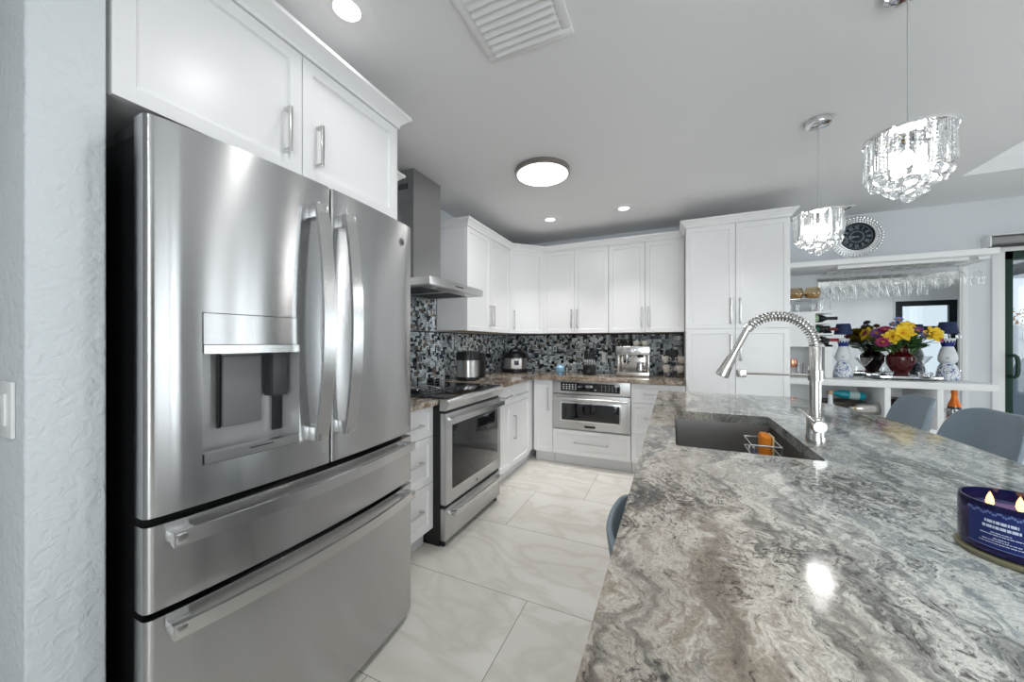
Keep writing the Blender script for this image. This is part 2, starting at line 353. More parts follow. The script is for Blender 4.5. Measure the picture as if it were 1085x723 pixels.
for a in ((4.48, 4.60, 0, 2.17), (5.32, 5.44, 0, 2.17), (4.60, 5.32, 2.06, 2.17), (4.60, 5.32, 1.50, 1.62), (4.60, 5.32, 0, .25)): bx(bm, a[0], a[1], YR-.07, YR-.01, a[2], a[3])
obj('door_frame', bm, M_navyframe, d2)
bm = bmesh.new(); bx(bm, 4.58, 5.34, YR-.045, YR-.035, .2, 1.52); bx(bm, 4.58, 5.34, YR-.045, YR-.035, 1.6, 2.08); obj('pane', bm, M_pane, d2)
# sliding glass door in the bar wall
d1 = obj('door_1', bmesh.new(), M_green); d1['kind'] = 'structure'
bm = bmesh.new()
for a in ((DX0, DX0+.05, 0, DZ), (DX1-.05, DX1, 0, DZ), (DX0, DX1, DZ-.07, DZ), (DX0, DX1, 0, .05), (3.64, 3.71, 0, DZ)): bx(bm, a[0], a[1], YF-.012, YF+.07, a[2], a[3], .002)
obj('door_frame', bm, M_green, d1)
bm = bmesh.new(); bx(bm, DX0+.04, 3.66, YF+.02, YF+.026, .04, DZ-.06); bx(bm, 3.69, DX1-.04, YF+.04, YF+.046, .04, DZ-.06); obj('pane', bm, M_pane, d1)
bm = bmesh.new(); tube(bm, [(DX0+.028, YF-.012, 1.15), (DX0+.030, YF-.06, 1.155), (DX0+.040, YF-.065, 1.14), (DX0+.046, YF-.065, 1.10), (DX0+.046, YF-.065, 1.02), (DX0+.040, YF-.065, .985), (DX0+.030, YF-.06, .97), (DX0+.028, YF-.012, .975)], .013, 8)
obj('door_handle', bm, M_green, d1)
bm = bmesh.new(); bx(bm, DX0-.075, DX0, YF-.02, YF, 0, DZ+.06, .003); bx(bm, DX0, 4.85, YF-.02, YF, DZ, DZ+.06, .003); struct('trim_1', bm, M_white)
bm = bmesh.new(); bx(bm, 2.33, 2.37, YF-.02, YF, 0, 1.93, .003); struct('trim_2', bm, M_white)
bl = thing('roller_blind', 'rolled-up grey roller blind mounted above the dark green sliding door', 'blind', (2.46, YF, 2.07))
bm = bmesh.new(); bx(bm, 2.455, 2.465, YF-.10, YF-.001, 2.075, 2.17, .002); obj('bracket', bm, M_white, bl)
bm = bmesh.new(); lathe(bm, [(.038, 2.468), (.038, 4.8)], (0, YF-.055, 2.125), 24, 'X'); obj('fabric_roll', bm, mat('grey_blind_fabric', srgb(150, 150, 150), .5), bl)
bm = bmesh.new(); bx(bm, 2.47, 4.8, YF-.1, YF-.001, 2.168, 2.176, .001); obj('headrail', bm, M_white, bl)
bm = bmesh.new(); bx(bm, 2.47, 4.8, YF-.085, YF-.03, 2.072, 2.083, .003); obj('bottom_bar', bm, M_dark, bl)
# outside, behind the sliding door
M_deck = wall_mat('patio_concrete', srgb(205, 208, 212), .1)
struct('ground', BX(-6, 14, YF+.1, 16, -.15, -.03), M_deck)
struct('ground_rear', BX(-6, 14, -9, YR-.1, -.15, -.03), M_deck)
struct('ground_side', BX(XR+.1, 14, YR-.1, YF+.1, -.15, -.03), M_deck)
bm = bmesh.new()
for i in range(60): bx(bm, 1.5+i*.15, 1.64+i*.15, 10.0, 10.03, -.03, 1.55, .004)
bx(bm, 1.5, 10.5, 10.03, 10.07, 1.5, 1.6); bx(bm, 1.5, 10.5, 10.03, 10.07, .2, .3)
tag(obj('garden_fence', bm, M_white), 'white boarded garden fence seen through the glass door', 'fence')
random.seed(4)
bm = bmesh.new()
for i in range(2600):
    c = Vector((random.uniform(2, 10), random.uniform(10.6, 11.6), random.uniform(.9, 2.0)))
    a = Vector((random.uniform(-1, 1), random.uniform(-1, 1), random.uniform(-1, 1))).normalized()*.05; b_ = a.orthogonal().normalized()*.03
    vs = [bm.verts.new(c+q) for q in (-a, b_, a, -b_)]; bm.faces.new(vs)
tag(obj('autumn_hedge', bm, mat('orange_leaves', srgb(190, 140, 90), .7)), 'orange and brown leafy hedge behind the garden fence', 'hedge', kind='stuff')
pg = thing('patio_pergola', 'white slatted pergola roof over the patio outside', 'pergola', (6, 8, 0))
bm = bmesh.new()
for i in range(26): bx(bm, 3.0, 9.0, 6.0+i*.14, 6.05+i*.14, 2.42, 2.5)
obj('slat_roof', bm, M_white, pg)
bm = bmesh.new()
for x in (3.1, 4.6, 6.1, 7.6): bx(bm, x, x+.12, 5.9, 9.7, 2.28, 2.42)
obj('rafters', bm, mat('dark_rafter', srgb(60, 70, 74), .6), pg)
for x, y in ((8.7, 6.0), (8.7, 9.4), (3.1, 9.4)): obj('post', BX(x, x+.12, y, y+.12, -.03, 2.28, .005), M_white, pg)
bm = bmesh.new()
for s, h in ((1, .95),):
    lathe(bm, [(.40, -.03), (.42, .3), (.40, .75), (.30, 1.0), (.12, 1.1), (0, 1.12)], (5.1, 8.0, 0), 20)
tag(obj('covered_grill', bm, mat('grey_cover', srgb(110, 122, 132), .7)), 'grey covered grill standing on the patio outside', 'grill')
# ------------------------------------------------------------------ wall switch
sw = thing('light_switch', 'white rocker light switch on the textured wall at the far left', 'switch', (-1.29, .25, 1.12))
obj('cover_plate', BX(-1.33, -1.247, .243, .2495, 1.06, 1.178, .002), M_white, sw)
obj('rocker', BX(-1.305, -1.272, .239, .244, 1.085, 1.153, .002), M_white, sw)
# ------------------------------------------------------------------ kitchen cabinets
F_left = lambda x: frame(x, 0, 0, 1, 1, 0)        # u = y, n = +x
F_back = lambda y: frame(0, y, 1, 0, 0, -1)       # u = x, n = -y
def shaker(u0, u1, z0, z1, t=.02, rail=.058, rec=.009):
    bm = bmesh.new(); bx(bm, u0, u1, 0, t, z0, z1)
    f = max(bm.faces, key=lambda f: f.calc_center_median().y)
    rail = min(rail, (z1-z0)*.28, (u1-u0)*.28)
    bmesh.ops.inset_region(bm, faces=[f], thickness=rail)
    f = max((g for g in bm.faces if abs(g.calc_center_median().x-(u0+u1)/2) < 1e-4), key=lambda g: (round(g.calc_center_median().y, 5), g.calc_area()))
    bmesh.ops.inset_region(bm, faces=[f], thickness=.006, depth=-rec)
    return bm
def pull(u, z, L, vert=True, n0=.02, w=.011, st=.032):
    bm = bmesh.new()
    if vert:
        bx(bm, u-w/2, u+w/2, n0+st-.009, n0+st, z-L/2, z+L/2, .0015)
        for s in (-1, 1): bx(bm, u-w/2, u+w/2, n0, n0+st-.005, z+s*(L/2-.006)-.005, z+s*(L/2-.006)+.005)
    else:
        bx(bm, u-L/2, u+L/2, n0+st-.009, n0+st, z-w/2, z+w/2, .0015)
        for s in (-1, 1): bx(bm, u+s*(L/2-.006)-.005, u+s*(L/2-.006)+.005, n0, n0+st-.005, z-w/2, z+w/2)
    return bm
G = .0018
def cabinet(name, label, M, u0, u1, depth, z0, z1, fronts, kick=0, group=None, cat='cabinet'):
    c = M @ Vector(((u0+u1)/2, -depth/2, 0 if kick else z0))
    r = thing(name, label, cat, c, 0, group)
    bm = bmesh.new(); bx(bm, u0+.0005, u1-.0005, -depth+.003, -.001, z0, z1)
    obj('body', bm, M_cab, r, M)
    if kick: obj('toe_kick', BX(u0+.001, u1-.001, -depth+.01, -.055, .001, kick-.001), M_kick, r, M)
    for kind, a0, a1, b0, b1, h in fronts:
        p = obj(kind, shaker(a0+G, a1-G, b0+G, b1-G), M_cab, r, M)
        if h: obj('handle', pull(*h), M_nickel, p, M)
    return r
FL = F_left(-1.365); FB = F_back(3.57); KZ = .118; CT = .878
D = 'drawer'
cabinet('base_cabinet', 'white three-drawer base cabinet between the refrigerator and the range', FL, 1.325, 1.798, .585, KZ, CT,
        [(D, 1.325, 1.798, .689, .872, (1.56, .775, .24, False)), (D, 1.325, 1.798, .403, .689, (1.56, .555, .24, False)), (D, 1.325, 1.798, KZ, .403, (1.56, .27, .24, False))], KZ)
cabinet('base_cabinet', 'narrow white base cabinet right beside the range, drawer over door', FL, 2.572, 2.965, .585, KZ, CT,
        [(D, 2.572, 2.965, .70, .872, (2.86, .778, .20, False)), ('door', 2.572, 2.965, KZ, .70, None)], KZ)
cabinet('base_cabinet', 'white base cabinet with one drawer over a door, left of the inside corner', FL, 2.965, 3.42, .585, KZ, CT,
        [(D, 2.965, 3.42, .70, .872, (3.19, .77, .26, False)), ('door', 2.965, 3.42, KZ, .70, (3.02, .478, .22))], KZ)
cabinet('corner_cabinet', 'white corner base cabinet with a narrow door left of the built-in oven', FB, -1.345, -1.134, .58, KZ, CT,
        [('door', -1.345, -1.134, KZ, .872, (-1.18, .674, .24))], KZ)
bm = bmesh.new(); bx(bm, -1.95, -1.367, 3.4215, 4.16, KZ, CT); r = tag(obj('corner_filler', bm, M_cab), 'white filler panel in the inside corner of the base cabinets', 'filler panel')
bm = bmesh.new(); bx(bm, -1.90, -1.42, 3.4215, 4.15, .001, KZ-.001); obj('toe_kick', bm, M_kick, r)
ovc = cabinet('oven_cabinet', 'white base cabinet housing the oven, wide drawer below', FB, -1.132, -.358, .58, KZ, CT,
        [(D, -1.132, -.358, KZ, .372, (-.74, .248, .34, False))], KZ)
cabinet('base_cabinet', 'white three-drawer base cabinet between the oven and the pantry', FB, -.356, .112, .58, KZ, CT,
        [(D, -.356, .112, .689, .872, (-.12, .78, .24, False)), (D, -.356, .112, .399, .689, (-.12, .55, .24, False)), (D, -.356, .112, KZ, .399, (-.12, .26, .24, False))], KZ)
pan = cabinet('pantry_cabinet', 'tall white pantry cabinet with two upper and two lower doors', FB, .115, .876, .59, KZ, 2.30,
        [('door', .115, .495, 1.383, 2.285, (.462, 1.535, .22)), ('door', .495, .876, 1.383, 2.285, (.53, 1.535, .22)),
         ('door', .115, .495, KZ, 1.383, (.462, 1.22, .22)), ('door', .495, .876, KZ, 1.383, (.53, 1.22, .22))], KZ)
UZ, UT = 1.372, 2.30; FLU = F_left(-1.65); FBU = F_back(3.86)
H = .20
def upper(name, label, M, u0, u1, hs, dz=UZ, depth=.305):
    um = (u0+u1)/2; c = cabinet(name, label, M, u0, u1, depth, dz, UT, [('door', u0, um, dz-.006, 2.285, hs[0]), ('door', um, u1, dz-.006, 2.285, hs[1])])
    obj('underside', BX(u0+.002, u1-.002, -depth+.004, -.002, dz-.003, dz-.0005), M_ply, c, M); return c
upper('wall_cabinet', 'white two-door wall cabinet left of the corner, right of the hood', FLU, 2.665, 3.555, [(3.08, 1.525, H), (3.14, 1.525, H)])
upper('wall_cabinet', 'white wall cabinet hidden between the refrigerator and the range hood', FLU, 1.36, 1.775, [None, None])
upper('wall_cabinet', 'white two-door wall cabinet above the knife block, next to the corner cabinet', FBU, -1.345, -.612, [(-1.01, 1.53, H), (-.945, 1.53, H)])
upper('wall_cabinet', 'white two-door wall cabinet above the espresso machine, beside the pantry', FBU, -.610, .112, [(-.282, 1.53, H), (-.218, 1.53, H)])
# diagonal corner wall cabinet
p0 = Vector((-1.65, 3.557)); p1 = Vector((-1.347, 3.86)); dU = (p1-p0).normalized(); L = (p1-p0).length
FD = frame(p0.x, p0.y, dU.x, dU.y, dU.y, -dU.x)
dg = thing('corner_wall_cabinet', 'white diagonal wall cabinet with one door in the corner', 'cabinet', (-1.75, 3.95, UZ))
bm = bmesh.new(); prism(bm, [(-1.957, 3.557), (-1.651, 3.557), (-1.347, 3.861), (-1.347, 4.167), (-1.957, 4.167)], UZ, UT); obj('body', bm, M_cab, dg)
p = obj('door', shaker(.012, L-.012, UZ-.006, 2.285), M_cab, dg, FD); obj('handle', pull(.06, 1.515, H), M_nickel, p, FD)
# over-fridge cabinet
of = cabinet('wall_cabinet', 'deep white two-door cabinet above the refrigerator', F_left(-1.22), .372, 1.318, .73, 1.852, UT,
             [('door', .372, .845, 1.846, 2.285, (.785, 1.985, .15)), ('door', .845, 1.318, 1.846, 2.285, (.905, 1.985, .15))])
bm = bmesh.new(); bx(bm, -1.95, -1.20, 1.3185, 1.3245, 0.001, 2.30); tag(obj('end_panel', bm, M_cab), 'white tall side panel on the far side of the refrigerator', 'panel')
# crown mouldings
def crown(name, path, lab):
    prof = [(0, 2.286), (.008, 2.286), (.008, 2.300), (.018, 2.312), (.040, 2.332), (.048, 2.336), (.048, 2.350), (0, 2.350)]
    bm = bmesh.new(); P = [Vector(p) for p in path]; rings = []
    for i, p in enumerate(P):
        ns = []
        for a, b_ in ((i-1, i), (i, i+1)):
            if 0 <= a and b_ < len(P): t = (P[b_]-P[a]).normalized(); ns.append(Vector((t.y, -t.x)))
        nn = ns[0] if len(ns) == 1 else (ns[0]+ns[1]).normalized()/max(.3, (ns[0]+ns[1]).normalized().dot(ns[0]))
        rings.append([bm.verts.new((p.x+nn.x*o, p.y+nn.y*o, z)) for o, z in prof])
    for a, b_ in zip(rings, rings[1:]):
        for k in range(len(prof)): bm.faces.new((a[k], a[(k+1) % len(prof)], b_[(k+1) % len(prof)], b_[k]))
    bm.faces.new(rings[0]); bm.faces.new(rings[-1][::-1])
    struct(name, bm, M_cab)
crown('trim_3', [(-1.2, .372), (-1.2, 1.325), (-1.62, 1.325)], 0)
crown('trim_4', [(-1.63, 1.36), (-1.63, 1.775), (-1.955, 1.775)], 0)
crown('trim_5', [(-1.955, 2.665), (-1.63, 2.665), (-1.63, 3.549), (-1.339, 3.84), (.112, 3.84)], 0)
crown('trim_6', [(.115, 3.82), (.115, 3.55), (.876, 3.55), (.876, 4.16)], 0)
# ------------------------------------------------------------------ countertops
def slab(poly, z0, z1, hole=None):
    bm = bmesh.new(); es = []
    for pl in [poly]+([hole] if hole else []):
        vs = [bm.verts.new((p[0], p[1], z1)) for p in pl]
        es += [bm.edges.new((vs[i], vs[(i+1) % len(vs)])) for i in range(len(vs))]
    r = bmesh.ops.triangle_fill(bm, edges=es, use_beauty=True)
    fs = [f for f in bm.faces]
    e = bmesh.ops.extrude_face_region(bm, geom=fs)
    bmesh.ops.translate(bm, vec=(0, 0, z0-z1), verts=[v for v in e['geom'] if isinstance(v, bmesh.types.BMVert)])
    return bm
tag(obj('countertop', slab([(-1.952, 1.327), (-1.305, 1.327), (-1.305, 1.797), (-1.952, 1.797)], .88, .915), M_granite2), 'short brown and cream granite counter between refrigerator and range', 'countertop')
tag(obj('countertop', slab([(-1.952, 2.573), (-1.305, 2.573), (-1.305, 3.51), (.112, 3.51), (.112, 4.162), (-1.952, 4.162)], .88, .915), M_granite2), 'L-shaped brown and cream granite counter under the wall cabinets', 'countertop')
ISL = [(-.09, .02), (.905, .02), (.912, 1.81), (.908, 2.05), (.888, 2.26), (.85, 2.44), (.785, 2.64), (.705, 2.80), (-.09, 2.785)]
SK = (.012, .412, 1.32, 2.0)
def rrect(x0, x1, y0, y1, r, k=5):
    out = []
    for cx, cy, a0 in ((x1-r, y1-r, 0), (x0+r, y1-r, 90), (x0+r, y0+r, 180), (x1-r, y0+r, 270)):
        out += [(cx+r*math.cos(math.radians(a0+90*i/k)), cy+r*math.sin(math.radians(a0+90*i/k))) for i in range(k+1)]
    return out
hole = rrect(SK[0], SK[1], SK[2], SK[3], .012)
tag(obj('island_countertop', slab(ISL, .874, .914, hole), M_granite), 'large swirled grey, cream and blue-green granite island top', 'countertop')
isl = thing('kitchen_island', 'white panelled island base under the large granite top', 'island', (.24, 1.98, 0))
bm = bmesh.new()
for a in ((-.03, .0, 1.29, 2.68, .1, .873), (.47, .50, 1.29, 2.68, .1, .873), (0, .47, 1.29, 1.315, .1, .873), (0, .47, 2.65, 2.68, .1, .873), (0, .47, 1.315, 2.65, .1, .13)): bx(bm, *a)
obj('body', bm, M_cab, isl); obj('toe_kick', BX(.03, .44, 1.33, 2.64, .001, .1), M_kick, isl); obj('support_panel', BX(.42, .46, .25, 1.289, .001, .873, .002), M_cab, isl)
for k in range(3): obj('door', shaker(1.295+k*.46, 1.295+(k+1)*.46-.004, .104, .86), M_cab, isl, frame(-.03, 0, 0, 1, -1, 0))
# sink
bm = bmesh.new(); z1, z0 = .873, .66; o1 = rrect(SK[0]-.012, SK[1]+.012, SK[2]-.012, SK[3]+.012, .02); i1 = rrect(SK[0]-.004, SK[1]+.004, SK[2]-.004, SK[3]+.004, .016); b1 = rrect(SK[0]+.004, SK[1]-.004, SK[2]+.004, SK[3]-.004, .02)
rg = [[bm.verts.new((p[0], p[1], z)) for p in pl] for pl, z in ((o1, z0-.006), (o1, z1), (i1, z1), (b1, z0+.01), (rrect(SK[0]+.02, SK[1]-.02, SK[2]+.02, SK[3]-.02, .02), z0))]
for a, b_ in zip(rg, rg[1:]):
    for i in range(len(a)): bm.faces.new((a[i], a[(i+1) % len(a)], b_[(i+1) % len(a)], b_[i]))
bm.faces.new(rg[-1]); bm.faces.new(rg[0])
sink = thing('kitchen_sink', 'undermount stainless steel sink set into the island', 'sink', (.21, 1.66, .66))
obj('basin', bm, steel('sink_steel', (.42, .41, .40), .3, 'Z', an=.3), sink)
bm = bmesh.new(); lathe(bm, [(.045, z0+.0005), (.045, z0+.004), (.03, z0+.003), (.0, z0+.003)], (.21, 1.75, 0), 24); obj('drain', bm, M_chrome, sink)
# ------------------------------------------------------------------ mosaic backsplash
def mosaic(name, M, u0, u1, z0, z1, seed, skip=None):
    rnd = random.Random(seed); un = .0168; g = .0018
    nu = int((u1-u0)/un); nz = int((z1-z0)/un); occ = [[False]*nz for _ in range(nu)]
    pal = [((224, 232, 236), 20), ((202, 212, 218), 22), ((172, 182, 188), 18), ((136, 144, 150), 12), ((88, 94, 100), 8), ((36, 38, 42), 12), ((14, 15, 18), 9), ((110, 100, 92), 5), ((148, 140, 130), 5), ((52, 62, 82), 3), ((220, 226, 228), 5)]
    cols = [srgb(*c) for c, w in pal for _ in range(w)]
    sizes = [(1, 1)]*7+[(1, 2)]*5+[(2, 1)]*4+[(2, 2)]*5+[(1, 3)]*2+[(2, 3)]*2+[(3, 2)]*1+[(3, 1)]*1
    bm = bmesh.new(); lay = bm.loops.layers.color.new('tile_colour')
    def quad(vs, c):
        f = bm.faces.new([bm.verts.new(v) for v in vs])
        for lp in f.loops: lp[lay] = (*c, 1)
    base = srgb(120, 124, 126)
    # backing board
    vs = bx(bm, u0, u1, .001, .005, z0, z1)
    for f in bm.faces:
        for lp in f.loops: lp[lay] = (*base, 1)
    def tosr(c): return tuple(12.92*x if x <= .0031308 else 1.055*x**(1/2.4)-.055 for x in c)
    for i in range(nu):
        for j in range(nz):
            if occ[i][j]: continue
            rnd.shuffle(sizes)
            for w, h in sizes:
                if i+w <= nu and j+h <= nz and all(not occ[a][b_] for a in range(i, i+w) for b_ in range(j, j+h)): break
            else: w = h = 1
            for a in range(i, i+w):
                for b_ in range(j, j+h): occ[a][b_] = True
            a0, a1, c0, c1 = u0+i*un+g/2, u0+(i+w)*un-g/2, z0+j*un+g/2, z0+(j+h)*un-g/2
            k = rnd.choice(cols); f_ = rnd.uniform(.85, 1.12); k = tosr(tuple(min(1, x*f_) for x in k))
            t = .0075; e = .0008; tx, tz = rnd.uniform(-.0004, .0004), rnd.uniform(-.0004, .0004)
            A = [(a0, .005, c0), (a1, .005, c0), (a1, .005, c1), (a0, .005, c1)]
            B = [(a0+e, t+tx+tz, c0+e), (a1-e, t-tx+tz, c0+e), (a1-e, t-tx-tz, c1-e), (a0+e, t+tx-tz, c1-e)]
            quad(B, k)
            for q in range(4): quad((A[q], A[(q+1) % 4], B[(q+1) % 4], B[q]), k)
    for f in bm.faces:
        for lp in f.loops:
            if lp[lay][0] == base[0]: lp[lay] = (*tosr(base), 1)
    bmesh.ops.transform(bm, matrix=M, verts=bm.verts)
    me = bpy.data.meshes.new(name); bm.normal_update(); bm.to_mesh(me); bm.free(); me.materials.append(M_mosaic)
    o = bpy.data.objects.new(name, me); COL.objects.link(o); return o
o = mosaic('backsplash', F_left(XL), 1.33, 4.160, .916, 1.362, 3)
tag(o, 'black, grey and white glass mosaic strip along the range wall', 'backsplash')
o = mosaic('backsplash', F_left(XL), 1.78, 2.66, 1.364, 1.84, 5)
tag(o, 'glass mosaic panel behind the range hood, above the cooktop', 'backsplash')
o = mosaic('backsplash', F_back(YB), -1.95, .112, .916, 1.366, 8)
tag(o, 'grey glass mosaic strip on the back wall behind the espresso machine', 'backsplash')
# ------------------------------------------------------------------ refrigerator
fr = thing('refrigerator', 'large stainless steel french-door refrigerator with two freezer drawers', 'refrigerator', (-1.5, .852, 0))
Y0, Y1, YM = .394, 1.310, .852
def fx(y): return -1.098+.034*(1-((y-YM)/.458)**2)      # bowed front
obj('body', BX(-1.93, -1.165, Y0+.012, Y1-.012, .03, 1.765, .004), M_black, fr)
M_fside = mat('fridge_side', (.015, .015, .016), .35)
def fpanel(y0, y1, z0, z1, rl, rr, holes=None):
    """bowed door panel, rounded vertical edges, optional rectangular hole (ya,yb,za,zb)"""
    ys = [y0+(y1-y0)*i/14 for i in range(15)]; zs = [z0, z1]
    if holes: ys = sorted(set([y for y in ys if abs(y-holes[0]) > .01 and abs(y-holes[1]) > .01]+[holes[0], holes[1]])); zs = [z0, holes[2], holes[3], z1]
    cols = []
    def arc(y, side):   # rounded corner columns from the back of the door to the front
        r = rl if side < 0 else rr; out = []
        for k in range(6):
            a = PI/2*k/5
            out.append((y-side*(r-r*math.cos(a)) if False else y-side*r*(1-math.cos(a)), fx(y)-r+r*math.sin(a)))
        return out
    front = [(y, fx(y)) for y in ys if y0+rl < y < y1-rr]
    L_ = arc(y0, -1); R_ = arc(y1, 1)[::-1]
    pts = [(y0, -1.15)]+L_+front+R_+[(y1, -1.15)]
    bm = bmesh.new()
    grid = [[bm.verts.new((x, y, z)) for z in zs] for y, x in pts]
    for i in range(len(pts)-1):
        for j in range(len(zs)-1):
            if holes and j == 1 and holes[0]-1e-6 <= pts[i][0] and pts[i+1][0] <= holes[1]+1e-6 and pts[i][1] > -1.13 and pts[i+1][1] > -1.13: continue
            bm.faces.new((grid[i][j], grid[i+1][j], grid[i+1][j+1], grid[i][j+1]))
    for j in range(len(zs)-1): bm.faces.new((grid[0][j], grid[0][j+1], grid[-1][j+1], grid[-1][j]))
    bm.faces.new([g[0] for g in grid]); bm.faces.new([g[-1] for g in grid][::-1])
    return bm
HD = (.497, .741, .948, 1.338)
dl = obj('door', fpanel(Y0, YM-.0025, .852, 1.79, .018, .006, HD), M_steel, fr)
dr = obj('door', fpanel(YM+.0025, Y1, .852, 1.79, .006, .018), M_steel, fr)
w1 = obj('drawer', fpanel(Y0, Y1, .632, .832, .018, .018), M_steel, fr)
w2 = obj('drawer', fpanel(Y0, Y1, .036, .615, .018, .018), M_steel, fr)
bm = bmesh.new(); bx(bm, -1.164, -1.149, Y0+.015, Y1-.015, .05, 1.78); obj('gasket', bm, M_black, fr)
bm = bmesh.new(); bx(bm, -1.9, -1.16, Y0+.02, Y1-.02, .0, .03); obj('base_grille', bm, M_black, fr)
for y in (Y0+.03, Y1-.05):
    obj('hinge_cover', BX(-1.30, -1.12, y-.015, y+.035, 1.766, 1.80, .008), M_dark, fr)
# dispenser
dp = obj('dispenser', bmesh.new(), M_steel2, dl)
ya, yb, za, zb = HD
bm = bmesh.new()   # niche
xf = fx(.62); xb = xf-.068
def q4(*p): bm.faces.new([bm.verts.new(v) for v in p])
xa_, xb_ = fx(ya), fx(yb)
q4((xb, ya+.012, za+.02), (xb, yb-.012, za+.02), (xb, yb-.012, 1.235), (xb, ya+.012, 1.235))
q4((xa_, ya, za), (xb, ya+.012, za+.02), (xb, ya+.012, 1.235), (xa_, ya, 1.235))
q4((xb_, yb, za), (xb_, yb, 1.235), (xb, yb-.012, 1.235), (xb, yb-.012, za+.02))
q4((xa_, ya, 1.235), (xb, ya+.012, 1.235), (xb, yb-.012, 1.235), (xb_, yb, 1.235))
q4((xa_, ya, za), (xb_, yb, za), (xb, yb-.012, za+.02), (xb, ya+.012, za+.02))
obj('niche', bm, mat('silver_plastic', (.50, .50, .505), .25, .35), dp, ang=20)
def curved(y0, y1, z0, z1, off, th):
    bm = bmesh.new(); n = 8; g = []
    for i in range(n+1):
        y = y0+(y1-y0)*i/n; g.append([bm.verts.new((fx(y)+o, y, z)) for o, z in ((off-th, z0), (off, z0), (off, z1), (off-th, z1))])
    for a, b_ in zip(g, g[1:]):
        for k in range(4): bm.faces.new((a[k], a[(k+1) % 4], b_[(k+1) % 4], b_[k]))
    bm.faces.new(g[0]); bm.faces.new(g[-1][::-1]); return bm
obj('control_panel', curved(ya+.002, yb-.002, 1.256, zb-.002, .001, .02), M_steel, dp)
obj('display_bar', curved(ya+.002, yb-.002, 1.232, 1.254, .004, .03), mat('light_steel', (.68, .68, .68), .25, 1), dp)
obj('drip_tray', curved(ya+.003, yb-.003, za+.002, za+.028, .003, .03), M_steel2, dp)
obj('paddle', BX(xb+.02, xb+.032, .555, .655, 1.03, 1.225, .004), mat('grey_paddle', (.16, .16, .165), .45), dp)
obj('nozzle', BX(xb+.01, xb+.06, .67, .715, 1.10, 1.235, .006), M_dark, dp)
obj('paddle_gap', BX(xb+.012, xb+.02, .548, .556, 1.028, 1.23), M_black, dp); obj('side_slot', BX(xb+.004, xb+.012, .700, .727, .99, 1.233), M_black, dp)
bm = bmesh.new()
for k in range(4): bx(bm, xb+.03+k*.014, xb+.036+k*.014, .60, .66, za+.0195, za+.0225)
obj('drain_slots', bm, M_dark, dp)
M_hdl = mat('handle_steel', (.66, .66, .66), .24, 1)
def fhandle_v(y0, y1, za, zb):
    bm = bmesh.new(); n = 20; g = []
    for i in range(n+1):
        t = i/n; z = za+(zb-za)*t; bow = .038*(1-(2*t-1)**2); x = fx(y0)+.045+bow
        g.append([bm.verts.new(v) for v in ((x-.016, y0+.004, z), (x, y0, z), (x, y1, z), (x-.016, y1-.004, z))])
    for a, b_ in zip(g, g[1:]):
        for k in range(4): bm.faces.new((a[k], a[(k+1) % 4], b_[(k+1) % 4], b_[k]))
    bm.faces.new(g[0]); bm.faces.new(g[-1][::-1])
    for z in (za, zb-.045): bx(bm, fx(y0)-.012, fx(y0)+.05, y0+.005, y1-.005, z+.002, z+.045, .003)
    return bm
obj('handle', fhandle_v(.765, .808, .945, 1.705), M_hdl, dl)
obj('handle', fhandle_v(.874, .917, .945, 1.705), M_hdl, dr)
def fhandle_h(z0, z1):
    bm = bmesh.new(); n = 28; g = []; ya, yb = .428, 1.272
    for i in range(n+1):
        t = i/n; y = ya+(yb-ya)*t; x = fx(y)+.042+.014*(1-(2*t-1)**2)
        g.append([bm.verts.new(v) for v in ((x-.016, y, z0+.004), (x, y, z0), (x, y, z1), (x-.016, y, z1-.003))])
    for a, b_ in zip(g, g[1:]):
        for k in range(4): bm.faces.new((a[k], a[(k+1) % 4], b_[(k+1) % 4], b_[k]))
    bm.faces.new(g[0]); bm.faces.new(g[-1][::-1])
    for y in (ya, yb-.045): bx(bm, fx(y+.02)-.012, fx(y+.02)+.044, y+.002, y+.045, z0+.005, z1-.004, .003)
    return bm
obj('handle', fhandle_h(.783, .818), M_hdl, w1)
obj('handle', fhandle_h(.566, .601), M_hdl, w2)
def badge(M, r, parent, m1, m2):
    o = obj('badge', lathe(bmesh.new(), [(r, 0), (r, .0015), (r*.92, .0025), (r*.88, .0015), (0, .0015)], n=28), m1, parent, M)
    bm = bmesh.new()
    for a in range(4):
        a0 = a*PI/2
        tube(bm, [(r*.80*math.cos(a0+t)*(1-.35*math.sin(t*2)), r*.80*math.sin(a0+t)*(1-.35*math.sin(t*2)), .002) for t in [PI/2*i/8 for i in range(9)]], r*.05, 6)
    tube(bm, [(r*(-.42+.25*math.cos(t)), r*.38*math.sin(t), .002) for t in [PI*2*i/12+.5 for i in range(12)]], r*.06, 6)
    tube(bm, [(r*(.12+.28*(s-.5)), r*(.36*math.cos(s*PI*1.6)), .002) for s in [i/10 for i in range(11)]], r*.06, 6)
    tube(bm, [(r*(.42+.1*math.sin(s*9)), r*(.4-.8*s), .002) for s in [i/10 for i in range(11)]], r*.06, 6)
    obj('monogram', bm, m2, o, M)
R_x = lambda x, y, z: Matrix(((0, 0, 1, x), (1, 0, 0, y), (0, 1, 0, z), (0, 0, 0, 1)))      # local z -> +x
badge(R_x(fx(1.225)+.0005, 1.225, 1.705), .017, dr, M_steel2, M_dark)
